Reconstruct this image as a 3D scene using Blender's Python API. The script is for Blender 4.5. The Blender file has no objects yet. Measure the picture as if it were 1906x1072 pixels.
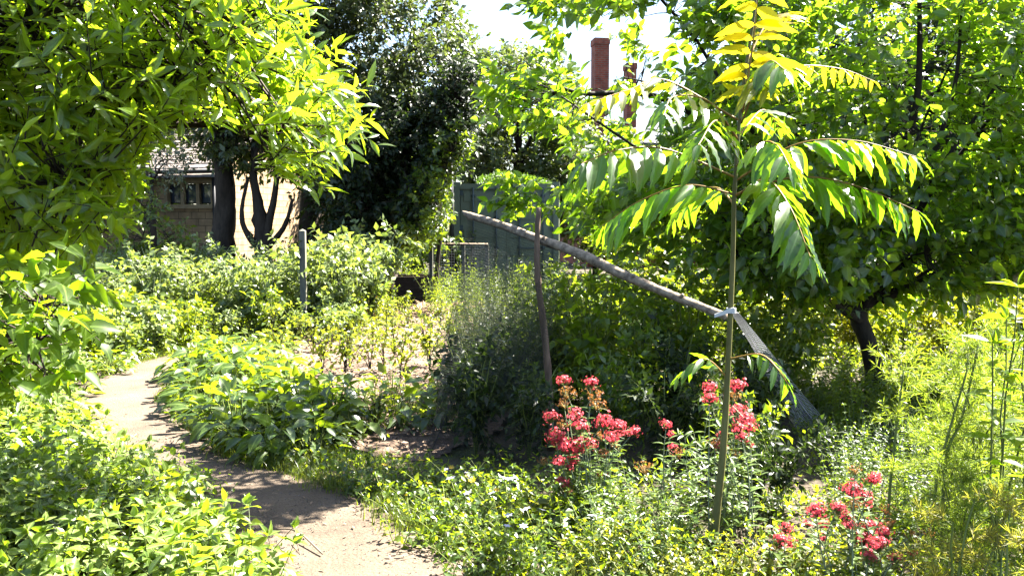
import bpy, math, random
import numpy as np
from mathutils import Vector, Matrix

random.seed(7)
RNG = np.random.default_rng(11)
sc = bpy.context.scene
COL = sc.collection
PI = math.pi

# ------------------------------------------------------------------ camera model
FPX, CX, CY, CAMH = 1650.0, 953.0, 536.0, 1.6
PITCH = math.radians(4.2)
cp, sp = math.cos(PITCH), math.sin(PITCH)


def ray(px, py):
    u, v = (px - CX) / FPX, (CY - py) / FPX
    return np.array([u, cp + v * sp, -sp + v * cp])


def P(px, py, Y):
    r = ray(px, py)
    return np.array([0, 0, CAMH]) + r * (Y / r[1])


def G(px, py, z=0.0):
    r = ray(px, py)
    return np.array([0, 0, CAMH]) + r * ((z - CAMH) / r[2])


def proj(p):
    p = np.atleast_2d(p)
    x, y, z = p[:, 0], p[:, 1], p[:, 2] - CAMH
    d = y * cp - z * sp
    up = y * sp + z * cp
    d = np.maximum(d, 1e-3)
    return np.stack([CX + FPX * x / d, CY - FPX * up / d], 1)


def inpoly(pts, poly):
    x, y = pts[:, 0], pts[:, 1]
    c = np.zeros(len(pts), bool)
    n = len(poly)
    for i in range(n):
        x1, y1 = poly[i][:2]
        x2, y2 = poly[(i + 1) % n][:2]
        if y1 == y2:
            continue
        cond = ((y1 > y) != (y2 > y)) & (x < (x2 - x1) * (y - y1) / (y2 - y1) + x1)
        c ^= cond
    return c


def unit(a):
    return a / np.maximum(np.linalg.norm(a, axis=-1, keepdims=True), 1e-9)


_NW = unit(np.random.default_rng(3).normal(size=(14, 3)))
_NP = np.random.default_rng(4).uniform(0, 6.28, 14)
_NF = np.random.default_rng(5).uniform(.6, 2.2, 14)


def noise3(p, freq=1.0):
    p = np.atleast_2d(p)
    return np.sin((p @ (_NW * _NF[:, None]).T) * freq * 3.1 + _NP).sum(1) / 4.0


# ------------------------------------------------------------------ mesh builder
class MB:
    def __init__(s):
        s.v, s.l, s.c, s.m, s.n, s.a, s.rib = [], [], [], [], 0, [], False

    def add(s, V, loops, counts, mat=0, rib=None):
        V = np.asarray(V, float).reshape(-1, 3)
        if not len(V):
            return
        s.v.append(V)
        s.a.append(np.zeros(len(V)) if rib is None else rib); s.rib = s.rib or rib is not None
        s.l.append(np.asarray(loops, np.int64) + s.n)
        s.c.append(np.asarray(counts, np.int64))
        s.m.append(np.full(len(counts), mat, np.int32))
        s.n += len(V)

    def mesh(s, name, mats, smooth=True):
        me = bpy.data.meshes.new(name)
        if s.v:
            V, L, Cn, M = np.concatenate(s.v), np.concatenate(s.l), np.concatenate(s.c), np.concatenate(s.m)
            me.vertices.add(len(V)); me.vertices.foreach_set('co', V.ravel().astype(np.float32))
            me.loops.add(len(L)); me.loops.foreach_set('vertex_index', L.astype(np.int32))
            me.polygons.add(len(Cn))
            st = np.concatenate([[0], np.cumsum(Cn)[:-1]])
            me.polygons.foreach_set('loop_start', st.astype(np.int32))
            me.polygons.foreach_set('use_smooth', np.full(len(Cn), smooth))
            if len(mats) > 1:
                me.polygons.foreach_set('material_index', M)
        if s.v and s.rib:
            me.attributes.new('rib', 'FLOAT', 'POINT').data.foreach_set('value', np.concatenate(s.a).astype(np.float32))
        for m in mats:
            me.materials.append(m)
        me.update(calc_edges=True)
        me.validate()
        return me

    # --- shapes
    def box(s, x0, x1, y0, y1, z0, z1, mat=0):
        V = [(x0, y0, z0), (x1, y0, z0), (x1, y1, z0), (x0, y1, z0), (x0, y0, z1), (x1, y0, z1), (x1, y1, z1), (x0, y1, z1)]
        s.add(V, [3, 2, 1, 0, 4, 5, 6, 7, 0, 1, 5, 4, 1, 2, 6, 5, 2, 3, 7, 6, 3, 0, 4, 7], [4] * 6, mat)

    def hexa(s, V, mat=0):
        s.add(V, [3, 2, 1, 0, 4, 5, 6, 7, 0, 1, 5, 4, 1, 2, 6, 5, 2, 3, 7, 6, 3, 0, 4, 7], [4] * 6, mat)

    def sticks(s, A, B, r0, r1, k=3, mat=0):
        A, B = np.atleast_2d(A), np.atleast_2d(B)
        N = len(A)
        if N == 0:
            return
        d = unit(B - A)
        ref = np.where(np.abs(d[:, 2:3]) > .9, [[1., 0, 0]], [[0, 0, 1.]])
        a = unit(np.cross(d, ref)); b = np.cross(d, a)
        r0 = np.broadcast_to(np.asarray(r0, float), (N,)); r1 = np.broadcast_to(np.asarray(r1, float), (N,))
        ang = np.arange(k) * 2 * PI / k
        off = a[:, None, :] * np.cos(ang)[None, :, None] + b[:, None, :] * np.sin(ang)[None, :, None]
        V = np.concatenate([A[:, None] + off * r0[:, None, None], B[:, None] + off * r1[:, None, None]], 1)
        f = []
        for i in range(k):
            j = (i + 1) % k
            f += [i, j, k + j, k + i]
        f = np.array(f)
        s.add(V, (f[None] + (np.arange(N) * 2 * k)[:, None]).ravel(), np.full(N * k, 4), mat)

    def tube(s, pts, rad, k=8, mat=0, cap=True, rough=0.0):
        pts = np.asarray(pts, float); n = len(pts)
        rad = np.broadcast_to(np.asarray(rad, float), (n,))
        t = unit(np.gradient(pts, axis=0))
        a = np.cross(t[0], [0, 0, 1.] if abs(t[0][2]) < .9 else [1., 0, 0]); a /= np.linalg.norm(a)
        V = []
        ang = np.arange(k) * 2 * PI / k
        for i in range(n):
            a = a - t[i] * (a @ t[i]); a /= np.linalg.norm(a)
            b = np.cross(t[i], a)
            rr = rad[i] * (1 + rough * RNG.normal(size=k)) if rough else np.full(k, rad[i])
            V.append(pts[i] + np.outer(np.cos(ang) * rr, a) + np.outer(np.sin(ang) * rr, b))
        V = np.concatenate(V)
        L, C = [], []
        for i in range(n - 1):
            for j in range(k):
                q = (j + 1) % k
                L += [i * k + j, i * k + q, (i + 1) * k + q, (i + 1) * k + j]; C.append(4)
        if cap:
            L += list(range(k))[::-1]; C.append(k)
            L += [(n - 1) * k + j for j in range(k)]; C.append(k)
        s.add(V, L, C, mat)

    def leaves(s, pos, d, nrm, L, W, shape='ovate', lod='mid', fold=.35, curl=.25, mat=0):
        pos = np.atleast_2d(pos); N = len(pos)
        if N == 0:
            return
        d = unit(np.atleast_2d(d)); sd = unit(np.cross(d, nrm)); n = np.cross(sd, d)
        L = np.broadcast_to(np.asarray(L, float), (N,)); W = np.broadcast_to(np.asarray(W, float), (N,))
        fold = np.broadcast_to(np.asarray(fold, float), (N,)); curl = np.broadcast_to(np.asarray(curl, float), (N,))
        prof = {'ovate': (.40, .5, .30), 'lance': (.30, .5, .34), 'obov': (.26, .48, .46), 'heart': (.5, .46, .26), 'round': (.42, .5, .42)}[shape]
        if lod == 'hi':
            T = [(0, 0), (.22, 0), (.48, 0), (.75, 0), (1, 0), (.2, -prof[0]), (.46, -prof[1]), (.74, -prof[2]), (.2, prof[0]), (.46, prof[1]), (.74, prof[2])]
            f = [0, 8, 1, 1, 8, 9, 2, 2, 9, 10, 3, 3, 10, 4, 0, 1, 5, 1, 2, 6, 5, 2, 3, 7, 6, 3, 4, 7]; c = [3, 4, 4, 3, 3, 4, 4, 3]
        elif lod == 'mid':
            T = [(0, 0), (.5, 0), (1, 0), (.42, -.5), (.42, .5)]
            f = [0, 4, 1, 4, 2, 1, 0, 1, 3, 1, 2, 3]; c = [3] * 4
        else:
            T = [(0, 0), (.45, -.5), (1, 0), (.45, .5)]
            f = [0, 2, 1, 0, 3, 2]; c = [3, 3]
        T = np.array(T); t, u = T[:, 0], T[:, 1]
        al = t[None] * L[:, None]
        si = u[None] * W[:, None]
        h = fold[:, None] * np.abs(u)[None] * W[:, None] - curl[:, None] * (t ** 2)[None] * L[:, None]
        V = pos[:, None] + d[:, None] * al[..., None] + sd[:, None] * si[..., None] + n[:, None] * h[..., None]
        f = np.array(f)
        s.add(V, (f[None] + (np.arange(N) * len(T))[:, None]).ravel(), np.tile(c, N), mat, rib=np.tile((np.abs(u) < .01).astype(float), N) if lod == 'hi' else None)


# ------------------------------------------------------------------ objects
def tag(o, label=None, cat=None, group=None, kind=None):
    if label: o['label'] = label
    if cat: o['category'] = cat
    if group: o['group'] = group
    if kind: o['kind'] = kind
    return o


def obj(name, mb, mats, parent=None, smooth=True):
    if not isinstance(mats, (list, tuple)):
        mats = [mats]
    me = mb if isinstance(mb, bpy.types.Mesh) else mb.mesh(name, mats, smooth)
    o = bpy.data.objects.new(name, me); COL.objects.link(o)
    if parent is not None:
        o.parent = parent
    return o


def thing(name, label, cat, loc=(0, 0, 0), rz=0.0, group=None):
    o = bpy.data.objects.new(name, None); COL.objects.link(o)
    o.empty_display_size = .2
    o.location = loc; o.rotation_euler = (0, 0, rz)
    return tag(o, label, cat, group)


KIDS = {}


def kids(o):
    return [c for c in COL.objects if c.parent is o]


def copy_tree(o, parent=None, ch=None):
    c = o.copy(); COL.objects.link(c)
    if parent is not None:
        c.parent = parent
    for k in (KIDS.get(o.name) or []):
        copy_tree(k, c)
    return c


def scatter(protos, spots, label, group, scale=(.85, 1.15), tilt=0.08, zoff=0.0):
    """protos: list of root objects (first uses move them), spots: list of (x, y[, s])"""
    used = set(); rnd = random.Random(len(spots) * 13 + 1)
    for p in protos:
        KIDS[p.name] = kids(p)
    for i, sp_ in enumerate(spots):
        p = protos[i % len(protos)]
        if p.name in used:
            o = copy_tree(p)
        else:
            o = p; used.add(p.name)
        s = rnd.uniform(*scale) * (sp_[2] if len(sp_) > 2 else 1)
        o.location = (sp_[0], sp_[1], zoff)
        o.rotation_euler = (rnd.uniform(-tilt, tilt), rnd.uniform(-tilt, tilt), rnd.uniform(0, 6.28))
        o.scale = (s, s, s)
        o['label'] = label; o['group'] = group


def spots_in(poly, n, mind, seed=0, avoid=None, tries=40):
    rnd = random.Random(seed); out = []
    poly = [tuple(p[:2]) for p in poly]
    xs = [p[0] for p in poly]; ys = [p[1] for p in poly]
    for _ in range(n * tries):
        if len(out) >= n: break
        p = (rnd.uniform(min(xs), max(xs)), rnd.uniform(min(ys), max(ys)))
        if not inpoly(np.array([p]), poly)[0]: continue
        if avoid is not None and any(inpoly(np.array([p]), a)[0] for a in avoid): continue
        if any((p[0] - q[0]) ** 2 + (p[1] - q[1]) ** 2 < mind * mind for q in out): continue
        out.append(p)
    return out


# ------------------------------------------------------------------ materials
def nodes_of(m):
    m.use_nodes = True
    nt = m.node_tree; nt.nodes.clear()
    return nt, nt.nodes.new, nt.links.new


def ramp(nt, stops, interp='LINEAR'):
    r = nt.nodes.new('ShaderNodeValToRGB'); r.color_ramp.interpolation = interp
    e = r.color_ramp.elements
    while len(e) < len(stops): e.new(.5)
    for el, (p, c) in zip(e, stops):
        el.position = p; el.color = (*c, 1)
    return r


def leaf_mat(name, cols, tcols, rough=.42, trans=.42, spec=.36, odd=None, coat=0.0, dim=.72):
    """cols: two base colours, tcols: two transmitted colours; odd: colour of the few yellowed leaves"""
    m = bpy.data.materials.new(name); nt, N, K = nodes_of(m)
    g = N('ShaderNodeNewGeometry'); oi = N('ShaderNodeObjectInfo')
    mx = N('ShaderNodeMath'); mx.operation = 'MULTIPLY_ADD'; mx.inputs[1].default_value = .62
    K(g.outputs['Random Per Island'], mx.inputs[0])
    m2 = N('ShaderNodeMath'); m2.operation = 'MULTIPLY'; m2.inputs[1].default_value = .38
    K(oi.outputs['Random'], m2.inputs[0]); K(m2.outputs[0], mx.inputs[2])
    s1 = [(0, cols[0]), (.95, cols[1])]; s2 = [(0, tcols[0]), (.95, tcols[1])]
    if odd:
        s1 = [(0, cols[0]), (.93, cols[1]), (.96, odd)]; s2 = [(0, tcols[0]), (.93, tcols[1]), (.96, odd)]
    r1 = ramp(nt, s1); r2 = ramp(nt, s2)
    K(mx.outputs[0], r1.inputs[0]); K(mx.outputs[0], r2.inputs[0])
    p = N('ShaderNodeBsdfPrincipled'); p.inputs['Roughness'].default_value = rough * .9
    p.inputs['Specular IOR Level'].default_value = min(1.0, spec * 2.0)
    p.inputs['Coat Weight'].default_value = coat; p.inputs['Coat Roughness'].default_value = .24
    tc = N('ShaderNodeTexCoord'); nz = N('ShaderNodeTexNoise'); nz.inputs['Scale'].default_value = 45; nz.inputs['Detail'].default_value = 2
    K(tc.outputs['Object'], nz.inputs['Vector'])
    rz = ramp(nt, [(.35, (.62 * dim, .66 * dim, .6 * dim)), (.65, (1.3 * dim, 1.25 * dim, 1.2 * dim))]); K(nz.outputs[0], rz.inputs[0])
    mz = N('ShaderNodeMix'); mz.data_type = 'RGBA'; mz.blend_type = 'MULTIPLY'; mz.inputs[0].default_value = 1
    K(r1.outputs[0], mz.inputs[6]); K(rz.outputs[0], mz.inputs[7])
    at = N('ShaderNodeAttribute'); at.attribute_name = 'rib'
    rr_ = ramp(nt, [(.80, (0, 0, 0)), (.95, (1, 1, 1))]); K(at.outputs['Fac'], rr_.inputs[0])
    mr = N('ShaderNodeMix'); mr.data_type = 'RGBA'; K(rr_.outputs[0], mr.inputs[0]); K(mz.outputs[2], mr.inputs[6]); mr.inputs[7].default_value = (cols[1][0] * 1.9, cols[1][1] * 1.7, cols[1][2] * 2.5, 1)
    K(mr.outputs[2], p.inputs['Base Color'])
    t = N('ShaderNodeBsdfTranslucent'); K(r2.outputs[0], t.inputs[0])
    ms = N('ShaderNodeMixShader'); ms.inputs[0].default_value = trans
    K(p.outputs[0], ms.inputs[1]); K(t.outputs[0], ms.inputs[2])
    o = N('ShaderNodeOutputMaterial'); K(ms.outputs[0], o.inputs[0])
    return m


def solid_mat(name, c1, c2, scale=8, rough=.8, spec=.3, bump=.3, stretch=(1, 1, 1), detail=6, metal=0, dist=.02):
    m = bpy.data.materials.new(name); nt, N, K = nodes_of(m)
    tc = N('ShaderNodeTexCoord'); mp = N('ShaderNodeMapping'); mp.inputs['Scale'].default_value = stretch
    K(tc.outputs['Object'], mp.inputs[0])
    n = N('ShaderNodeTexNoise'); n.inputs['Scale'].default_value = scale; n.inputs['Detail'].default_value = detail
    n.inputs['Roughness'].default_value = .65
    K(mp.outputs[0], n.inputs['Vector'])
    r = ramp(nt, [(.3, c1), (.7, c2)]); K(n.outputs[0], r.inputs[0])
    p = N('ShaderNodeBsdfPrincipled'); p.inputs['Roughness'].default_value = rough
    p.inputs['Specular IOR Level'].default_value = spec; p.inputs['Metallic'].default_value = metal
    K(r.outputs[0], p.inputs['Base Color'])
    b = N('ShaderNodeBump'); b.inputs['Strength'].default_value = bump; b.inputs['Distance'].default_value = dist
    K(n.outputs[0], b.inputs['Height']); K(b.outputs[0], p.inputs['Normal'])
    o = N('ShaderNodeOutputMaterial'); K(p.outputs[0], o.inputs[0])
    return m


def brick_mat(name, c1, c2, mortar, bw, bh, scale=1.0, rough=.85, msize=.012, bump=.5):
    m = bpy.data.materials.new(name); nt, N, K = nodes_of(m)
    tc = N('ShaderNodeTexCoord')
    sx = N('ShaderNodeSeparateXYZ'); K(tc.outputs['Object'], sx.inputs[0])
    ad = N('ShaderNodeMath'); ad.operation = 'ADD'; K(sx.outputs[0], ad.inputs[0]); K(sx.outputs[1], ad.inputs[1])
    cb = N('ShaderNodeCombineXYZ'); K(ad.outputs[0], cb.inputs[0]); K(sx.outputs[2], cb.inputs[1])
    b = N('ShaderNodeTexBrick'); b.inputs['Scale'].default_value = scale
    b.inputs['Color1'].default_value = (*c1, 1); b.inputs['Color2'].default_value = (*c2, 1); b.inputs['Mortar'].default_value = (*mortar, 1)
    b.inputs['Brick Width'].default_value = bw; b.inputs['Row Height'].default_value = bh; b.inputs['Mortar Size'].default_value = msize
    K(cb.outputs[0], b.inputs['Vector'])
    n = N('ShaderNodeTexNoise'); n.inputs['Scale'].default_value = 3.5; n.inputs['Detail'].default_value = 8
    K(tc.outputs['Object'], n.inputs['Vector'])
    r = ramp(nt, [(.3, (.55, .55, .55)), (.7, (1.25, 1.2, 1.15))]); K(n.outputs[0], r.inputs[0])
    mx = N('ShaderNodeMix'); mx.data_type = 'RGBA'; mx.blend_type = 'MULTIPLY'; mx.inputs[0].default_value = 1
    K(b.outputs[0], mx.inputs[6]); K(r.outputs[0], mx.inputs[7])
    p = N('ShaderNodeBsdfPrincipled'); p.inputs['Roughness'].default_value = rough
    K(mx.outputs[2], p.inputs['Base Color'])
    bp = N('ShaderNodeBump'); bp.inputs['Strength'].default_value = bump; bp.inputs['Distance'].default_value = .02; bp.invert = True
    K(b.outputs['Fac'], bp.inputs['Height']); K(bp.outputs[0], p.inputs['Normal'])
    o = N('ShaderNodeOutputMaterial'); K(p.outputs[0], o.inputs[0])
    return m


M = {}
YT = ((.20, .34, .010), (.42, .52, .015))
M['laurel'] = leaf_mat('laurel_leaf', ((.045, .095, .015), (.09, .15, .022)), ((.28, .48, .010), (.56, .75, .02)), rough=.32, trans=.52, coat=.3, odd=(.55, .32, .02))
M['shrub'] = leaf_mat('shrub_leaf', ((.05, .10, .012), (.09, .15, .02)), ((.25, .44, .01), (.46, .60, .015)), rough=.5, trans=.6, spec=.15)
M['bank'] = leaf_mat('bank_leaf', ((.11, .18, .035), (.20, .27, .07)), ((.30, .50, .015), (.50, .64, .03)), rough=.42, trans=.4, dim=.95, odd=(.40, .44, .03))
M['clump'] = leaf_mat('clump_leaf', ((.045, .10, .016), (.095, .155, .026)), ((.26, .44, .01), (.48, .60, .018)), rough=.38, trans=.36)
M['berry'] = leaf_mat('berry_leaf', ((.15, .21, .07), (.24, .30, .13)), ((.26, .40, .03), (.46, .55, .07)), rough=.42, trans=.36, dim=1.0)
M['seedling'] = leaf_mat('seedling_leaf', ((.07, .13, .02), (.15, .20, .03)), ((.30, .42, .02), (.52, .55, .03)), rough=.45, trans=.45, odd=(.40, .16, .04))
M['weed'] = leaf_mat('weed_leaf', ((.07, .14, .018), (.14, .21, .03)), ((.32, .50, .012), (.58, .66, .02)), rough=.45, trans=.45)
M['yellowweed'] = leaf_mat('yellow_weed_leaf', ((.12, .17, .015), (.20, .22, .02)), ((.42, .48, .012), (.62, .58, .02)), rough=.5, trans=.45)
M['apple'] = leaf_mat('apple_leaf', ((.032, .078, .018), (.075, .128, .026)), ((.21, .45, .012), (.47, .66, .02)), rough=.34, trans=.5, coat=.15)
M['dark'] = leaf_mat('dark_leaf', ((.012, .026, .010), (.03, .05, .018)), ((.05, .10, .01), (.09, .15, .015)), rough=.45, trans=.25, spec=.15)  # evergreen leaf colour; also carries painted shade on the undershrubs
M['yew'] = leaf_mat('mottled_leaf', ((.05, .08, .022), (.125, .15, .045)), ((.12, .20, .02), (.26, .32, .04)), rough=.42, trans=.3, odd=(.14, .08, .03))
M['far'] = leaf_mat('far_leaf', ((.06, .10, .025), (.11, .15, .04)), ((.16, .26, .02), (.28, .36, .04)), rough=.5, trans=.35)
M['sapling'] = leaf_mat('sapling_leaflet', ((.025, .068, .016), (.05, .10, .022)), ((.20, .46, .01), (.38, .62, .015)), rough=.34, trans=.45, coat=.3)
M['saplingyoung'] = leaf_mat('young_sapling_leaflet', ((.10, .14, .015), (.16, .18, .02)), ((.48, .58, .008), (.62, .62, .012)), rough=.4, trans=.5)
M['saplingtop'] = leaf_mat('orange_sapling_leaflet', ((.24, .22, .02), (.34, .24, .02)), ((.74, .72, .015), (.86, .68, .02)), rough=.4, trans=.5)
M['fennel'] = leaf_mat('fennel_frond', ((.15, .22, .04), (.22, .28, .05)), ((.42, .62, .03), (.58, .70, .05)), rough=.5, trans=.4)
M['fennelgold'] = leaf_mat('golden_frond', ((.24, .23, .05), (.30, .27, .06)), ((.55, .56, .04), (.66, .60, .05)), rough=.5, trans=.4)
M['spire'] = leaf_mat('spire_leaf', ((.06, .13, .022), (.13, .20, .04)), ((.28, .48, .02), (.48, .62, .03)), rough=.45, trans=.42)
M['grass'] = leaf_mat('grass_blade', ((.07, .12, .02), (.13, .17, .03)), ((.24, .36, .015), (.42, .48, .03)), rough=.4, trans=.4, odd=(.38, .32, .12))
M['bronzegrass'] = leaf_mat('bronze_grass', ((.045, .075, .02), (.09, .12, .035)), ((.12, .20, .02), (.24, .32, .04)), rough=.55, trans=.3)
M['valerian'] = leaf_mat('valerian_leaf', ((.07, .14, .03), (.13, .20, .05)), ((.24, .42, .02), (.44, .56, .04)), rough=.42, trans=.35)
M['petal'] = leaf_mat('red_petal', ((.58, .032, .075), (.80, .11, .17)), ((.85, .055, .085), (.92, .17, .20)), rough=.5, trans=.52, dim=1.0)
M['petalold'] = leaf_mat('faded_petal', ((.32, .06, .04), (.42, .22, .06)), ((.5, .12, .04), (.6, .34, .06)), rough=.6, trans=.35)
M['lilac'] = leaf_mat('lilac_petal', ((.42, .45, .75), (.6, .62, .85)), ((.5, .5, .8), (.6, .62, .9)), dim=1, rough=.5, trans=.3)
M['moss'] = leaf_mat('roof_plant_leaf', ((.03, .08, .012), (.06, .12, .02)), ((.1, .24, .01), (.2, .34, .02)), rough=.6, trans=.3)
M['variegated'] = leaf_mat('variegated_leaf', ((.14, .18, .10), (.34, .33, .24)), ((.2, .26, .06), (.4, .4, .2)), rough=.4, trans=.3, odd=(.5, .14, .05))
M['bark'] = solid_mat('bark', (.025, .018, .012), (.075, .055, .04), scale=14, bump=.7, stretch=(1, 1, .25))
M['appletrunk'] = solid_mat('apple_bark', (.02, .017, .013), (.055, .045, .035), scale=18, bump=.6, stretch=(1, 1, .3))
M['greystem'] = solid_mat('grey_stem', (.12, .10, .07), (.24, .20, .14), scale=20, bump=.3, stretch=(1, 1, .3))
M['greenstem'] = solid_mat('green_stem', (.13, .17, .04), (.22, .26, .06), scale=12, rough=.5, bump=.1)
M['palestem'] = solid_mat('pale_stem', (.26, .32, .16), (.38, .42, .24), scale=12, rough=.5, bump=.1)
M['saplingstem'] = solid_mat('sapling_stem', (.10, .10, .03), (.23, .21, .07), scale=14, rough=.5, bump=.15, stretch=(1, 1, .3))
M['redstalk'] = solid_mat('leaf_stalk', (.30, .20, .04), (.42, .22, .05), scale=12, rough=.5, bump=.05)
M['log'] = solid_mat('weathered_pole', (.11, .08, .055), (.60, .47, .33), scale=22, rough=.85, bump=.6, stretch=(1, 1, 1))
M['logend'] = solid_mat('cut_wood', (.25, .19, .13), (.36, .29, .21), scale=30, bump=.3)
M['post'] = solid_mat('post_wood', (.10, .066, .045), (.31, .21, .145), scale=10, bump=.5, stretch=(3, 3, .4))
M['fencewood'] = solid_mat('grey_fence_wood', (.12, .12, .09), (.24, .23, .17), scale=10, bump=.4, stretch=(3, 3, .4))
M['net'] = solid_mat('sunlit_net_thread', (.55, .555, .56), (.74, .745, .75), scale=40, rough=.45, bump=0)  # sunlit copy of the netting, brightness put into the thread colour
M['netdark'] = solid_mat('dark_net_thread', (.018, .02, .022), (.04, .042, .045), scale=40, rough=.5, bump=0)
M['tape'] = solid_mat('white_tape', (.72, .72, .70), (.82, .82, .80), scale=10, rough=.4, bump=0)
M['slate'] = solid_mat('stone_slate', (.16, .13, .11), (.36, .31, .27), scale=6, bump=.5)
M['stone'] = brick_mat('warm_stone', (.52, .37, .21), (.38, .265, .145), (.18, .13, .075), .45, .19)
M['ashlar'] = solid_mat('dressed_stone', (.36, .26, .14), (.48, .36, .20), scale=7, bump=.2)
M['brick'] = brick_mat('red_brick', (.48, .10, .05), (.36, .07, .035), (.30, .17, .11), .225, .075)
M['pipe'] = solid_mat('cast_iron', (.012, .012, .014), (.03, .03, .033), scale=10, rough=.5, bump=.05)
M['glass'] = solid_mat('window_glass', (.03, .045, .075), (.06, .08, .12), scale=3, rough=.06, spec=.8, bump=.02)  # blue-grey reflection tinted into the pane colour
M['steel'] = solid_mat('blue_green_paint', (.235, .265, .165), (.30, .335, .215), scale=5, rough=.5, bump=.08)
M['rods'] = solid_mat('worn_steel', (.08, .11, .10), (.17, .20, .18), scale=15, rough=.5, bump=.1)
M['darkwood'] = solid_mat('dark_board', (.03, .022, .016), (.08, .055, .04), scale=8, bump=.4, stretch=(.3, 3, 3))
M['wire'] = solid_mat('galvanised_wire', (.10, .11, .12), (.18, .19, .2), scale=20, rough=.4, bump=0)
M['chips'] = solid_mat('bark_chips', (.16, .10, .06), (.34, .24, .16), scale=12, bump=.4)
M['straw'] = solid_mat('straw', (.42, .28, .15), (.58, .42, .26), scale=12, bump=.2)
M['slaterf'] = solid_mat('dark_slate', (.05, .05, .058), (.10, .10, .115), scale=5, bump=.4)


def ground_mat():
    m = bpy.data.materials.new('soil'); nt, N, K = nodes_of(m)
    tc = N('ShaderNodeTexCoord')
    n = N('ShaderNodeTexNoise'); n.inputs['Scale'].default_value = 1.1; n.inputs['Detail'].default_value = 10; n.inputs['Roughness'].default_value = .7
    K(tc.outputs['Object'], n.inputs['Vector'])
    r = ramp(nt, [(.25, (.030, .022, .014)), (.5, (.075, .055, .034)), (.62, (.06, .075, .022)), (.8, (.10, .08, .05))]); K(n.outputs[0], r.inputs[0])
    n2 = N('ShaderNodeTexNoise'); n2.inputs['Scale'].default_value = 30; n2.inputs['Detail'].default_value = 6
    K(tc.outputs['Object'], n2.inputs['Vector'])
    p = N('ShaderNodeBsdfPrincipled'); p.inputs['Roughness'].default_value = .95; K(r.outputs[0], p.inputs['Base Color'])
    b = N('ShaderNodeBump'); b.inputs['Strength'].default_value = .8; b.inputs['Distance'].default_value = .04
    K(n2.outputs[0], b.inputs['Height']); K(b.outputs[0], p.inputs['Normal'])
    o = N('ShaderNodeOutputMaterial'); K(p.outputs[0], o.inputs[0]); return m


def path_mat():
    m = bpy.data.materials.new('trodden_earth'); nt, N, K = nodes_of(m)
    tc = N('ShaderNodeTexCoord')
    n = N('ShaderNodeTexNoise'); n.inputs['Scale'].default_value = 1.6; n.inputs['Detail'].default_value = 12; n.inputs['Roughness'].default_value = .72
    K(tc.outputs['Object'], n.inputs['Vector'])
    r = ramp(nt, [(.28, (.070, .049, .032)), (.5, (.136, .099, .066)), (.72, (.182, .138, .096))]); K(n.outputs[0], r.inputs[0])
    v = N('ShaderNodeTexVoronoi'); v.inputs['Scale'].default_value = 55; K(tc.outputs['Object'], v.inputs['Vector'])
    vr = ramp(nt, [(.0, (1.18, 1.15, 1.1)), (.22, (1, 1, 1)), (.9, (.86, .85, .84))]); K(v.outputs['Distance'], vr.inputs[0])
    mx = N('ShaderNodeMix'); mx.data_type = 'RGBA'; mx.blend_type = 'MULTIPLY'; mx.inputs[0].default_value = .8
    K(r.outputs[0], mx.inputs[6]); K(vr.outputs[0], mx.inputs[7])
    n2 = N('ShaderNodeTexNoise'); n2.inputs['Scale'].default_value = 60; n2.inputs['Detail'].default_value = 5
    K(tc.outputs['Object'], n2.inputs['Vector'])
    n3 = N('ShaderNodeMath'); n3.operation = 'MULTIPLY_ADD'; n3.inputs[1].default_value = 2.5; K(n.outputs[0], n3.inputs[0]); K(n2.outputs[0], n3.inputs[2])
    p = N('ShaderNodeBsdfPrincipled'); p.inputs['Roughness'].default_value = .92; K(mx.outputs[2], p.inputs['Base Color'])
    b = N('ShaderNodeBump'); b.inputs['Strength'].default_value = .6; b.inputs['Distance'].default_value = .025
    K(n3.outputs[0], b.inputs['Height']); K(b.outputs[0], p.inputs['Normal'])
    o = N('ShaderNodeOutputMaterial'); K(p.outputs[0], o.inputs[0]); return m


M['soil'] = ground_mat(); M['path'] = path_mat()
M['bedsoil'] = solid_mat('bed_soil', (.10, .065, .042), (.22, .155, .11), scale=7, bump=.8, detail=10, rough=.95, dist=.05)

# ------------------------------------------------------------------ plant generators (all local, base at origin)
def perp_frame(d):
    d = unit(np.atleast_2d(d))
    ref = np.where(np.abs(d[:, 2:3]) > .9, [[1., 0, 0]], [[0, 0, 1.]])
    a = unit(np.cross(d, ref)); b = np.cross(d, a)
    return a, b


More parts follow.
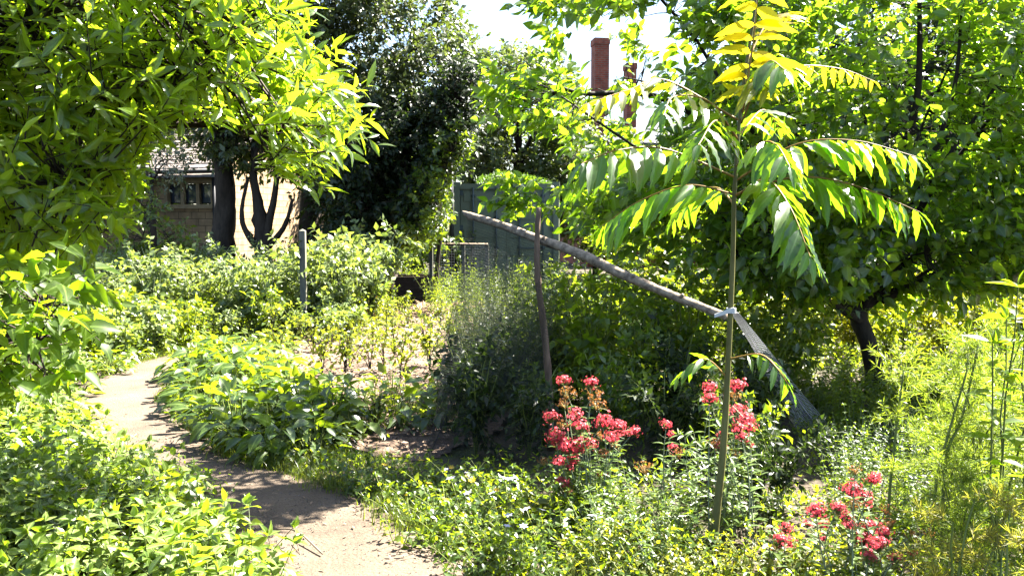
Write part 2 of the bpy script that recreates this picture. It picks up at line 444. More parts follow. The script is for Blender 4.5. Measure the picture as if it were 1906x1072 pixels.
def twig_leaves(B, D, tl, nl, L, ratio, rng, droop=.2, up=.6, fwd=.6, lvar=.3, bend=.15, outn=None):
    """leaves set round twigs. returns pos, dir, nrm, len, wid and the twig tips"""
    Mn = len(B); D = unit(D)
    a, b = perp_frame(D)
    t = np.linspace(.12, 1, nl)[None] * np.ones((Mn, 1)) + rng.uniform(-.05, .05, (Mn, nl))
    ph = rng.uniform(0, 6.28, (Mn, 1)) + np.arange(nl)[None] * 2.4
    lat = a[:, None] * np.cos(ph)[..., None] + b[:, None] * np.sin(ph)[..., None]
    g = np.array([0, 0, -1.])
    pos = B[:, None] + D[:, None] * (tl[:, None] * t)[..., None] + g * ((t ** 2) * tl[:, None] * bend)[..., None]
    lf = (1 - .75 * (t > .93)) * rng.uniform(.7, 1.2, t.shape)
    d = unit(D[:, None] * fwd + lat * lf[..., None] * .8 + g * droop + rng.normal(size=(Mn, nl, 3)) * .18)
    n = unit(np.array([0, 0, 1.]) * up + rng.normal(size=(Mn, nl, 3)) * (1 - up) * .9 + lat * .25 + (0 if outn is None else outn[:, None]))
    Ls = L * (1 + lvar * rng.uniform(-1, 1, (Mn, nl)))
    tip = B + D * tl[:, None] + g * (tl * bend)[:, None]
    return pos.reshape(-1, 3), d.reshape(-1, 3), n.reshape(-1, 3), Ls.ravel(), (Ls * ratio).ravel(), tip


def stem_curve(h, lean, az, n=7, sway=.04, rng=RNG):
    t = np.linspace(0, 1, n)
    r = lean * h * t ** 1.6
    w = np.cumsum(rng.normal(size=(n, 2)) * sway * h / n * 2, 0); w[0] = 0
    return np.stack([np.cos(az) * r + w[:, 0], np.sin(az) * r + w[:, 1], h * t * (1 - .12 * lean * t)], 1)


def interp(pts, t):
    pts = np.asarray(pts); n = len(pts) - 1
    x = np.clip(np.asarray(t) * n, 0, n - 1e-6); i = x.astype(int); f = (x - i)[:, None]
    return pts[i] * (1 - f) + pts[i + 1] * f


def herb(name, cat, leafm, stemm, seed, stems=6, h=(.3, .5), lean=(.1, .5), pairs=7, L=.07, ratio=.55, shape='ovate', lod='mid',
         start=.15, taper=.5, droop=.25, srad=.003, base=.06, whorl=2, upn=.75, tipn=3):
    rng = np.random.default_rng(seed)
    st, fo = MB(), MB()
    for i in range(stems):
        az = rng.uniform(0, 6.28); hh = rng.uniform(*h)
        pts = stem_curve(hh, rng.uniform(*lean), az, rng=rng)
        o = rng.normal(size=2) * base; pts[:, 0] += o[0]; pts[:, 1] += o[1]
        st.tube(pts, np.linspace(srad, srad * .45, len(pts)), k=4, cap=False)
        tt = np.linspace(start, 1, pairs)
        pp = interp(pts, tt); tg = unit(np.gradient(pts, axis=0)); td = unit(interp(tg, tt))
        a, b = perp_frame(td)
        for w in range(whorl):
            ph = np.arange(pairs) * (PI / 2) + w * 2 * PI / whorl + rng.uniform(-.3, .3, pairs)
            lat = a * np.cos(ph)[:, None] + b * np.sin(ph)[:, None]
            d = unit(lat + td * .35 + np.array([0, 0, -droop]) + rng.normal(size=(pairs, 3)) * .15)
            n = unit(np.array([0, 0, 1.]) * upn + td * .3 + rng.normal(size=(pairs, 3)) * .3)
            ls = L * (1 - taper * tt) * rng.uniform(.75, 1.2, pairs)
            fo.leaves(pp, d, n, ls, ls * ratio, shape, lod, fold=rng.uniform(.1, .5, pairs), curl=rng.uniform(.1, .4, pairs))
        q = np.repeat(pts[-1:], tipn, 0)
        d = unit(rng.normal(size=(tipn, 3)) * .5 + td[-1])
        fo.leaves(q, d, unit(rng.normal(size=(tipn, 3)) + [0, 0, .8]), L * (1 - taper) * .8, L * (1 - taper) * .8 * ratio, shape, lod)
    r = thing(name, None, cat)
    obj('stem', st, stemm, r); obj('foliage', fo, leafm, r)
    return r


def clump(name, cat, leafm, stemm, seed, n=34, L=(.12, .2), ratio=.5, hgt=.35, lod='hi', shape='ovate', spread=.28):
    rng = np.random.default_rng(seed); st, fo = MB(), MB()
    az = rng.uniform(0, 6.28, n); r = np.sqrt(rng.uniform(.02, 1, n))
    top = np.stack([np.cos(az) * r * spread, np.sin(az) * r * spread, hgt * (1 - .65 * r ** 2) * rng.uniform(.6, 1.05, n)], 1)
    b = top * [.25, .25, 0]
    mid = b * .5 + top * .5 + [0, 0, .04]
    st.sticks(b, mid, .004, .003, 4); st.sticks(mid, top, .003, .002, 4)
    out = np.stack([np.cos(az), np.sin(az), np.zeros(n)], 1)
    d = unit(out * (.35 + .65 * r)[:, None] + np.array([0, 0, .35]) - np.array([0, 0, 1.]) * r[:, None] * .55 + rng.normal(size=(n, 3)) * .25)
    nn = unit(np.array([0, 0, 1.]) + out * .5 + rng.normal(size=(n, 3)) * .25)
    ls = rng.uniform(*L, n)
    fo.leaves(top, d, nn, ls, ls * ratio * rng.uniform(.85, 1.15, n), shape, lod, fold=rng.uniform(.1, .45, n), curl=rng.uniform(.15, .45, n))
    # lower filling leaves
    m = n
    az2 = rng.uniform(0, 6.28, m); r2 = np.sqrt(rng.uniform(.05, 1, m))
    o2 = np.stack([np.cos(az2), np.sin(az2), np.zeros(m)], 1)
    p2 = o2 * (r2 * spread)[:, None]; p2[:, 2] = hgt * rng.uniform(.1, .6, m) * (1 - .4 * r2)
    fo.leaves(p2, unit(o2 + rng.normal(size=(m, 3)) * .3), unit(np.array([0, 0, 1.]) + o2 * .6 + rng.normal(size=(m, 3)) * .2), rng.uniform(*L, m) * .85, rng.uniform(*L, m) * .85 * ratio, shape, lod, curl=.35)
    rt = thing(name, None, cat)
    obj('stem', st, stemm, rt); obj('foliage', fo, leafm, rt)
    return rt


def bush(name, cat, leafm, stemm, seed, h=1.0, w=.6, canes=9, twigs=70, nl=7, L=.07, ratio=.6, shape='ovate', lod='mid', droop=.25, low=.15, tw=.22, up=.6):
    rng = np.random.default_rng(seed); st, fo = MB(), MB()
    tops = []
    for i in range(canes):
        az = rng.uniform(0, 6.28)
        pts = stem_curve(h * rng.uniform(.7, 1), rng.uniform(.1, .75) * w / h, az, rng=rng)
        st.tube(pts, np.linspace(.007, .003, len(pts)), k=4, cap=False); tops.append(pts)
    k = rng.integers(0, canes, twigs); t = rng.uniform(low, 1, twigs) ** .8
    B = np.stack([interp(tops[i], np.array([x]))[0] for i, x in zip(k, t)])
    D = unit(np.stack([B[:, 0], B[:, 1], np.zeros(twigs)], 1) * 1.2 / w + rng.normal(size=(twigs, 3)) * .5 + [0, 0, .45])
    tl = rng.uniform(.5, 1.3, twigs) * tw
    p, d, n, ls, ws, tip = twig_leaves(B, D, tl, nl, L, ratio, rng, droop=droop, up=up)
    st.sticks(B, tip, .0025, .0012, 3)
    fo.leaves(p, d, n, ls, ws, shape, lod, fold=.3, curl=.25)
    r = thing(name, None, cat)
    obj('stem', st, stemm, r); obj('foliage', fo, leafm, r)
    return r


def fennel(name, seed, h=1.0, leafm=None, fronds=24, stems=3):
    rng = np.random.default_rng(seed); st, fo = MB(), MB()
    for s in range(stems):
        pts = stem_curve(h * rng.uniform(.75, 1), rng.uniform(.05, .3), rng.uniform(0, 6.28), rng=rng)
        st.tube(pts, np.linspace(.008, .003, len(pts)), k=5, cap=False)
        nf = fronds // stems
        tt = np.linspace(.18, .98, nf)
        for q, t in zip(interp(pts, tt), tt):
            az = rng.uniform(0, 6.28); ln = .30 * (1.15 - .55 * t) * rng.uniform(.7, 1.2)
            d0 = unit(np.array([math.cos(az), math.sin(az), rng.uniform(.3, .9)]))
            x = np.linspace(0, 1, 6)[:, None]
            ax = q + d0 * ln * x + np.array([0, 0, -1.]) * x ** 2 * ln * .45
            st.tube(ax, np.linspace(.0026, .001, 6), k=3, cap=False)
            nb = 9
            bp = interp(ax, np.linspace(.2, 1, nb))
            bd = unit(rng.normal(size=(nb, 3)) * .7 + d0); bl = ln * .34 * rng.uniform(.6, 1.2, nb)
            be = bp + bd * bl[:, None]
            fo.sticks(bp, be, .0019, .0014, 3)
            m = 17
            A = (bp[:, None] + (be - bp)[:, None] * rng.uniform(.1, 1, (nb, m))[..., None]).reshape(-1, 3)
            dd = unit(np.repeat(bd, m, 0) * .7 + rng.normal(size=(nb * m, 3)) * .65)
            ll = rng.uniform(.025, .065, nb * m)
            fo.leaves(A, dd, rng.normal(size=dd.shape) + [0, 0, .4], ll, np.full(nb * m, .0030), 'lance', 'lo', fold=.2, curl=.15)
    r = thing(name, None, 'fennel')
    obj('stem', st, M['greenstem'], r); obj('foliage', fo, leafm or M['fennel'], r)
    return r


def blades(mb, base, h, rng, w=.004, lean=.5, seg=4):
    N = len(base); az = rng.uniform(0, 6.28, N); ln = rng.uniform(.1, 1, N) * lean
    hh = h * rng.uniform(.5, 1.1, N) if np.isscalar(h) else h
    o = np.stack([np.cos(az), np.sin(az), np.zeros(N)], 1); s = np.stack([-np.sin(az), np.cos(az), np.zeros(N)], 1)
    V = []
    for i in range(seg + 1):
        t = i / seg
        c = base + o * (hh * ln * t ** 2)[:, None] + np.array([0, 0, 1.]) * (hh * t * (1 - .35 * ln * t))[:, None]
        ww = w * (1 - t * .92)
        V += [c - s * ww, c + s * ww]
    V = np.stack(V, 1)
    f = []
    for i in range(seg):
        f += [2 * i, 2 * i + 1, 2 * i + 3, 2 * i + 2]
    mb.add(V, (np.array(f)[None] + (np.arange(N) * 2 * (seg + 1))[:, None]).ravel(), np.full(N * seg, 4))


def grass_clump(name, seed, n=160, h=.5, r=.12, leafm=None, w=.004, lean=.6):
    rng = np.random.default_rng(seed); mb = MB()
    b = np.zeros((n, 3)); b[:, :2] = rng.normal(size=(n, 2)) * r * .5
    blades(mb, b, h, rng, w, lean)
    return tag(obj(name, mb, leafm or M['grass']), None, 'grass')


def crown_points(poly, Yfun, n, seed, holes=(), thr=-9, freq=1.0, thin=None):
    """twig bases inside an outline, each with a depth of its own: Yfun(px,py,u) -> distance"""
    rng = np.random.default_rng(seed)
    P0 = np.array([p[:2] for p in poly], float); lo, hi = P0.min(0), P0.max(0); out = []; k = 0
    while k < n:
        q = rng.uniform(lo, hi, (n * 3, 2)); q = q[inpoly(q, poly)]
        for h in holes: q = q[~inpoly(q, h)]
        if thin is not None: q = q[rng.uniform(size=len(q)) < thin(q)]
        Y = Yfun(q[:, 0], q[:, 1], rng.uniform(size=len(q)))
        r = np.stack([(q[:, 0] - CX) / FPX, cp + (CY - q[:, 1]) / FPX * sp, -sp + (CY - q[:, 1]) / FPX * cp], 1)
        w = np.array([0, 0, CAMH]) + r * (Y / r[:, 1])[:, None]
        w = w[(w[:, 2] > .05)]
        if thr > -9: w = w[noise3(w, freq) > thr]
        out.append(w); k += len(w)
        if len(out) > 60: break
    return np.concatenate(out)[:n]


def limbs(mb, root, bases, K, r0, rng, k=6, sag=.15, twr=.004, stems=None, maxd=.7):
    """branches from a fork to K cluster heads and on to every twig base"""
    c = [bases[rng.integers(len(bases))]]
    d = np.linalg.norm(bases - c[0], axis=1)
    for _ in range(K - 1):
        i = int(np.argmax(d * rng.uniform(.6, 1, len(d)))); c.append(bases[i]); d = np.minimum(d, np.linalg.norm(bases - c[-1], axis=1))
    c = np.array(c); dd = np.linalg.norm(bases[:, None] - c[None], axis=2); own = dd.argmin(1)
    allp = list(stems or [])
    for i in range(K):
        e = bases[own == i].mean(0); root_i = np.asarray(root)
        t = np.linspace(0, 1, 7)[:, None]
        m = (root_i + e) / 2 + rng.normal(size=3) * .08 * np.linalg.norm(e - root_i) + [0, 0, sag * np.linalg.norm(e - root_i)]
        pts = root_i * (1 - t) ** 2 + m * 2 * t * (1 - t) + e * t ** 2
        pts[1:-1] += rng.normal(size=(5, 3)) * .02
        mb.tube(pts, np.linspace(r0, r0 * .3, 7), k=k, cap=False)
        allp.append(interp(pts, np.linspace(.3, 1, 12)))
    A = np.concatenate(allp)
    for i0 in range(0, len(bases), 400):
        q = bases[i0:i0 + 400]; D2 = np.linalg.norm(q[:, None] - A[None], axis=2); jj = D2.argmin(1); dm = D2.min(1)
        q = q[dm < maxd]; s = A[jj][dm < maxd]
        mid = (s + q) / 2 + rng.normal(size=(len(q), 3)) * .06 * np.linalg.norm(q - s, axis=1)[:, None]
        mb.sticks(s, mid, twr * 1.2, twr, 4); mb.sticks(mid, q, twr, twr * .7, 3)


def shift(mb, off):
    off = np.asarray(off, float); mb.v = [v - off for v in mb.v]; return mb


# ================================================================== SETTING
gm = MB(); S = 400
gm.add([(-S, -S, 0), (S, -S, 0), (S, S, 0), (-S, S, 0)], [0, 1, 2, 3], [4])
tag(obj('ground', gm, M['soil']), kind='structure')

LP = [(640, 1250), (560, 1120), (500, 1060), (462, 1000), (400, 920), (300, 865), (215, 822), (182, 770), (192, 720), (228, 692), (300, 667), (370, 652), (440, 641), (560, 634)]
RP = [(1010, 1250), (930, 1120), (850, 1065), (772, 1010), (700, 955), (615, 912), (520, 882), (435, 862), (345, 800), (312, 745), (332, 695), (400, 664), (470, 652), (580, 644)]
pm = MB(); nS, nC = 90, 12


def catmull(pts, n):
    pts = np.asarray(pts, float); q = np.vstack([2 * pts[0] - pts[1], pts, 2 * pts[-1] - pts[-2]])
    out = []
    for x in np.linspace(0, len(pts) - 1 - 1e-6, n):
        i = int(x); t = x - i; a, b, c, d = q[i:i + 4]
        out.append(.5 * (2 * b + (c - a) * t + (2 * a - 5 * b + 4 * c - d) * t * t + (3 * b - a - 3 * c + d) * t ** 3))
    return np.array(out)


Lw = catmull([G(*p) for p in LP], nS); Rw = catmull([G(*p) for p in RP], nS)
jit = np.cumsum(RNG.normal(size=(nS, 2)) * .01, 0); jit -= np.linspace(0, 1, nS)[:, None] * jit[-1]
V = []
for i in range(nS):
    for j in range(nC + 1):
        t = -.12 + 1.24 * j / nC
        p = Lw[i] * (1 - t) + Rw[i] * t
        e = min(1, (t + .12) * 4, (1.12 - t) * 4)
        V.append((p[0], p[1], .004 + .016 * max(0, e) + .006 * noise3(np.array([p * 1.5]), 1.0)[0] * max(0, e) * .6))
V = np.array(V); V[:, 2] = np.maximum(V[:, 2], .004)
f = []
for i in range(nS - 1):
    for j in range(nC):
        a = i * (nC + 1) + j; f += [a, a + 1, a + nC + 2, a + nC + 1]
pm.add(V, f, [4] * (nS - 1) * nC)
tag(obj('path', pm, M['path']), kind='structure')
PATHPOLY = [tuple(p[:2]) for p in Lw] + [tuple(p[:2]) for p in Rw[::-1]]


def on_path(p):
    return inpoly(p[:, :2], PATHPOLY)


BEDPX = [(490, 690), (590, 780), (640, 850), (800, 862), (950, 810), (980, 640), (910, 571), (720, 571), (560, 605), (500, 650)]
BED = [tuple(G(*p)[:2]) for p in BEDPX]
bm_ = MB(); xs = np.arange(-4.2, 1.2, .07); ys = np.arange(5.8, 17.5, .07)
gx, gy = np.meshgrid(xs, ys); pts = np.stack([gx.ravel(), gy.ravel()], 1); ins = inpoly(pts, BED)
p3 = np.stack([pts[:, 0], pts[:, 1], np.zeros(len(pts))], 1)
hz = .03 + .03 * noise3(p3, 1.3) + .02 * noise3(p3, 4) + RNG.normal(size=len(pts)) * .006
p3[:, 2] = np.where(ins, np.maximum(.006, hz), .005)
nx = len(xs); idx = np.arange(len(pts)).reshape(len(ys), nx); I = ins.reshape(len(ys), nx)
ok = I[:-1, :-1] & I[1:, :-1] & I[:-1, 1:] & I[1:, 1:]
q = np.stack([idx[:-1, :-1][ok], idx[:-1, 1:][ok], idx[1:, 1:][ok], idx[1:, :-1][ok]], 1)
used = np.unique(q); remap = -np.ones(len(pts), int); remap[used] = np.arange(len(used))
bm_.add(p3[used], remap[q].ravel(), [4] * len(q))
tag(obj('soil', bm_, M['bedsoil']), kind='structure')

# bark chips on the bed, straw strip at its far end, litter on the path
rng = np.random.default_rng(21)


def flakes(mb, c, ln, wd, rng):
    N = len(c); az = rng.uniform(0, 6.28, N)
    d = unit(np.stack([np.cos(az), np.sin(az), rng.normal(size=N) * .25], 1)); n = unit(np.stack([rng.normal(size=N) * .3, rng.normal(size=N) * .3, np.ones(N)], 1))
    mb.leaves(c, d, n, ln, wd, 'round', 'lo', fold=.15, curl=.1)


c = np.column_stack([rng.uniform(-4, 1.2, 26000), rng.uniform(6, 17, 26000), rng.uniform(.03, .08, 26000)])
c = c[inpoly(c[:, :2], BED)][:9000]
ch = MB(); flakes(ch, c, rng.uniform(.03, .08, len(c)), rng.uniform(.012, .03, len(c)), rng)
tag(obj('bark_mulch', ch, M['chips']), kind='stuff')
STRAW = [tuple(G(*p)[:2]) for p in [(770, 592), (885, 594), (895, 574), (780, 574)]]
c = np.column_stack([rng.uniform(-2.5, 0, 30000), rng.uniform(14, 17, 30000), rng.uniform(.06, .13, 30000)])
c = c[inpoly(c[:, :2], STRAW)][:3500]
stw = MB(); flakes(stw, c, rng.uniform(.08, .22, len(c)), rng.uniform(.01, .02, len(c)), rng)
tag(obj('straw_mulch', stw, M['straw']), kind='stuff')
c = np.column_stack([rng.uniform(-4.6, .6, 9000), rng.uniform(2.8, 11.5, 9000), np.full(9000, .03)])
c = c[on_path(c)]
edge = rng.uniform(size=len(c)) < np.where(c[:, 1] < 6.5, .35, .12)
c = c[edge]
gr = MB(); flakes(gr, c, rng.uniform(.01, .045, len(c)), rng.uniform(.006, .018, len(c)), rng)
tag(obj('leaf_litter', gr, M['chips']), kind='stuff')
c = np.column_stack([rng.uniform(-4.6, .6, 16000), rng.uniform(2.8, 11.5, 16000), np.full(16000, .022)]); c = c[on_path(c)]; c = c[c[:, 1] < 6.5][:1500]
pb = MB(); rs = rng.uniform(.002, .007, len(c))
pb.sticks(c - np.column_stack([rs, rs * 0, rs * .4]), c + np.column_stack([rs * .2, rs * .3, rs * .5]), rs, rs * .55, 5)
tag(obj('grit', pb, solid_mat('grit_stone', (.13, .105, .08), (.30, .25, .20), scale=40, bump=.2)), kind='stuff')
tw = MB(); a = G(505, 985, .03); b = G(600, 1030, .035)
tw.tube(catmull([a, a * .6 + b * .4 + [.02, .03, .03], b], 9), np.linspace(.003, .005, 9), k=5)
tw.sticks([a * .5 + b * .5 + [0, 0, .02]], [G(560, 1035, .02)], .003, .0015, 4)
tag(obj('fallen_twig', tw, M['greystem']), 'thin dry twig lying across the sunlit part of the path', 'twig')

# ================================================================== BUILDINGS
# stone cottage (25 m), corner at px 408
cot = thing('stone_cottage', 'stone cottage with mullioned windows and stone slate roof behind the trunks', 'house', (*P(408, 415, 25)[:2], 0), math.radians(-17))
w = MB()
ez = 3.05
# front wall runs along -x from the corner, windows between x=-1.78..-.22 z 2.12..2.72
w.box(-7, 0, 0, .4, 0, 2.12); w.box(-7, 0, 0, .4, 2.72, ez); w.box(-.20, 0, 0, .4, 2.12, 2.72); w.box(-7, -1.80, 0, .4, 2.12, 2.72)
obj('wall', w, M['stone'], cot, False)
w = MB(); w.box(-.4, 0, .4, 7.0, 0, ez)
obj('wall', w, M['stone'], cot, False)
w = MB(); w.add([(-.4, .4, ez), (-.4, 7, ez), (-.4, 3.7, ez + 2.4), (0, .4, ez), (0, 7, ez), (0, 3.7, ez + 2.4)], [0, 1, 2, 3, 5, 4, 0, 2, 5, 3, 1, 4, 5, 2], [3, 3, 4, 4])
obj('gable', w, M['stone'], cot, False)
for k in range(3):
    x1 = -.24 - k * .52
    wd = MB()
    fr = MB(); x0 = x1 - .42
    fr.box(x0, x0 + .04, .12, .18, 2.14, 2.70); fr.box(x1 - .04, x1, .12, .18, 2.14, 2.70)
    fr.box(x0 + .04, x1 - .04, .12, .18, 2.14, 2.18); fr.box(x0 + .04, x1 - .04, .12, .18, 2.66, 2.70)
    wo = obj('window', fr, M['pipe'], cot, False)
    gl = MB(); gl.box(x0 + .04, x1 - .04, .145, .155, 2.18, 2.66); obj('pane', gl, M['glass'], wo, False)
for k in range(4):
    mu = MB(); xm = -.19 - k * .52
    mu.box(xm - .055, xm + .055, -.015 if k in (0, 3) else .03, .22, 2.12, 2.72); obj('mullion', mu, M['ashlar'], cot, False)
sl = MB(); sl.box(-1.95, -.1, -.07, .02, 2.0, 2.117); obj('window_sill', sl, M['ashlar'], cot, False)
sl = MB(); sl.box(-1.95, -.1, -.025, .02, 2.723, 2.93); obj('lintel', sl, M['ashlar'], cot, False)
dk = MB(); dk.box(-.98, -.32, -.02, .02, 0, 1.02); obj('door', dk, M['post'], cot, False)
pp = MB(); pp.tube([(-.1, -.07, 0), (-.1, -.07, 1.5), (-.1, -.07, ez - .05)], .05, k=8); obj('drainpipe', pp, M['pipe'], cot)
gt = MB(); gt.tube([(-7, -.24, ez - .02), (.2, -.24, ez - .02)], .06, k=8); obj('gutter', gt, M['pipe'], cot)
rf = MB(); rr = random.Random(4)
for k in range(22):
    y0 = -.3 + k * .185; z0 = ez + (y0 + .0) * .73 + .02
    x = -7.1
    while x < .25:
        wx = rr.uniform(.22, .42); j = rr.uniform(-.012, .012)
        x2 = min(x + wx - .008, .27)
        rf.hexa([(x, y0 + j, z0 + .012), (x2, y0 + j, z0 + .012), (x2, y0 + .30, z0 + .20), (x, y0 + .30, z0 + .20),
                 (x, y0 + j, z0 + .045), (x2, y0 + j, z0 + .045), (x2, y0 + .30, z0 + .235), (x, y0 + .30, z0 + .235)])
        x += wx
obj('roof', rf, M['slate'], cot, False)

# red brick house (32 m)
hx = P(1096, 300, 32)
bh = thing('brick_house', 'red brick house with tall chimneys seen through the apple tree', 'house', (hx[0], 32, 0), math.radians(8))
w = MB(); w.box(0, 7.5, .45, 6, 0, 4.33); obj('wall', w, M['brick'], bh, False)
w = MB(); w.box(0, .55, 0, .45, 0, 5.1); w.hexa([(0, 0, 5.1), (.55, 0, 5.1), (.55, .45, 5.1), (0, .45, 5.1), (.17, 0, 5.45), (.55, 0, 5.45), (.55, .45, 5.45), (.17, .45, 5.45)]); obj('chimney_breast', w, M['brick'], bh, False)


def chimney(x0, x1, y0, y1, z0, z1):
    c = MB(); c.box(x0, x1, y0, y1, z0, z1 - .22); c.box(x0 - .025, x1 + .025, y0 - .025, y1 + .025, z1 - .22, z1 - .08)
    c.box(x0 - .02, x1 + .02, y0 - .02, y1 + .02, z1 - .08, z1)
    o = obj('chimney', c, M['brick'], bh, False)
    return o


chimney(.2, .72, .0, .62, 5.45, 8.15)
chimney(2.0, 2.36, 2.2, 2.8, 4.9, 7.7)
rf = MB(); rf.hexa([(.8, .2, 4.35), (7.8, .2, 4.35), (7.8, 3.2, 5.5), (.8, 3.2, 5.5), (.8, .2, 4.5), (7.8, .2, 4.5), (7.8, 3.2, 5.65), (.8, 3.2, 5.65)])
rf.hexa([(.8, 3.21, 5.5), (7.8, 3.21, 5.5), (7.8, 6.3, 4.35), (.8, 6.3, 4.35), (.8, 3.21, 5.65), (7.8, 3.21, 5.65), (7.8, 6.3, 4.5), (.8, 6.3, 4.5)])
obj('roof', rf, M['slaterf'], bh, False)

# shipping container (20.7 m), its door end towards us
cx0 = P(845, 400, 20.7)[0]
ct = thing('shipping_container', 'blue green steel shipping container with plants growing on its roof', 'container', (cx0, 20.7, 0), math.radians(-4))
W_, H_ = 2.44, 2.52
b = MB(); b.box(.1, W_ - .1, .1, 6.0, .12, H_ - .08)
for k in range(20):
    y = .3 + k * .28
    b.box(.06, .1, y, y + .14, .15, H_ - .12); b.box(W_ - .1, W_ - .06, y, y + .14, .15, H_ - .12)
obj('body', b, M['steel'], ct, False)
f = MB()
for x in (0, W_ - .13):
    f.box(x, x + .13, 0, .14, .1, H_ - .1)
f.box(.13, W_ - .13, .01, .12, H_ - .14, H_ - .02); f.box(.13, W_ - .13, .01, .12, .1, .24)
for x in (-.01, W_ - .16):
    f.box(x, x + .17, -.012, .16, H_ - .1, H_ + .02); f.box(x, x + .17, -.012, .16, 0, .1)
obj('frame', f, M['steel'], ct, False)
for s, (x0, x1) in enumerate(((.15, 1.21), (1.23, W_ - .15))):
    d = MB(); d.box(x0, x1, .06, .095, .25, H_ - .15)
    for k in range(5):
        z = .42 + k * .42
        d.box(x0 + .08, x1 - .08, .035, .058, z, z + .2)
    do = obj('door', d, M['steel'], ct, False)
    for xr in (x0 + .30, x1 - .22):
        r = MB(); r.tube([(xr, .0, .2), (xr, .0, 1.3), (xr, 0, H_ - .1)], .02, k=8)
        for z in (.4, 1.0, 1.7, 2.2): r.box(xr - .05, xr + .05, .01, .034, z, z + .06)
        obj('lock_rod', r, M['rods'], do)
    h = MB(); h.box(x0 + .32, x0 + .72, -.03, -.012, 1.0, 1.04); obj('handle', h, M['rods'], do, False)
    for z in (.4, 1.2, 2.0):
        hg = MB(); hx_ = x0 - .02 if s == 0 else x1 - .06
        hg.box(hx_, hx_ + .08, .03, .057, z + .23, z + .35); obj('hinge', hg, M['rods'], do, False)
rng = np.random.default_rng(8); mb = MB()
n = 2600
c = np.column_stack([rng.uniform(.5, 2.3, n), rng.uniform(.15, 1.8, n), np.zeros(n)])
c[:, 2] = H_ - .08 + rng.uniform(0, 1, n) ** .7 * .33 * np.clip(1.2 - np.abs(c[:, 0] - 1.2) / 1.1, .2, 1)
mb.leaves(c, rng.normal(size=(n, 3)) + [0, 0, .6], rng.normal(size=(n, 3)) * .5 + [0, 0, 1], rng.uniform(.06, .14, n), rng.uniform(.02, .05, n), 'lance', 'lo')
ro = obj('roof_plant', mb, M['moss']); ro.location = ct.location; ro.rotation_euler = ct.rotation_euler
tag(ro, 'low dark green plant mat growing along the container roof edge', 'plant')
for (px, top, lab) in ((839, 292, 'slim dark pole standing at the hinged corner of the container'), (876, 300, 'short dark pole sticking up behind the container roof')):
    Y = 20.3 if px == 839 else 28.0
    p = MB(); t = P(px, top, Y); p.tube([(0, 0, 0), (0.01, 0, t[2] * .5), (0, 0, t[2])], .055, k=8)
    o = obj('metal_pole', p, M['pipe']); o.location = (t[0], Y, 0); tag(o, lab, 'pole')

# wire fence with a pale rail in front of the container
wf = thing('wire_fence', 'wire mesh fence with one pale top rail in front of the container', 'fence', (*P(850, 455, 17)[:2], 0))
zt = P(850, 455, 17)[2]
r = MB(); r.tube([(-.56, 0, zt - .01), (0, .01, zt + .005), (.6, 0, zt)], .022, k=7); obj('rail', r, M['log'], wf)
for x in (-.5, .12, .58):
    p = MB(); p.box(x - .035, x + .035, .03, .1, 0, zt - .01); obj('post', p, M['fencewood'], wf, False)
n_ = MB(); A, B = [], []
for x in np.arange(-.55, .6, .05): A.append((x, .02, .05)); B.append((x, .02, zt - .03))
for z in np.arange(.1, zt - .03, .05): A.append((-.56, .02, z)); B.append((.6, .02, z))
n_.sticks(A, B, .0018, .0018, 4); obj('wire_mesh', n_, M['wire'], wf)

# single square post in the berry bank
t = P(563, 430, 12.6)
p = MB(); p.box(-.042, .042, -.042, .042, 0, t[2]); p.add([(-.042, -.042, t[2]), (.042, -.042, t[2]), (.042, .042, t[2]), (-.042, .042, t[2]), (0, 0, t[2] + .03)], [0, 1, 4, 1, 2, 4, 2, 3, 4, 3, 0, 4], [3] * 4)
o = obj('fence_post', p, M['fencewood'], None, False); o.location = (t[0], 12.6, 0); tag(o, 'square weathered post standing alone among the berry canes', 'post')

# dark timber planter
t = P(770, 515, 17)
pl = thing('planter_box', 'dark timber raised planter at the far end of the bed', 'planter', (t[0], 17, 0), math.radians(6))
for nm, (x0, x1, y0, y1) in (('front_board', (-.32, .4, 0, .05)), ('back_board', (-.32, .4, .75, .8)), ('side_board', (-.37, -.32, 0, .8)), ('side_board', (.4, .45, 0, .8))):
    q = MB(); q.box(x0, x1, y0, y1, 0, t[2] * .5 - .006); q.box(x0, x1, y0, y1, t[2] * .5 + .006, t[2]); obj(nm, q, M['darkwood'], pl, False)
q = MB(); q.box(-.31, .39, .06, .74, 0, t[2] - .06); obj('soil_fill', q, M['bedsoil'], pl, False)

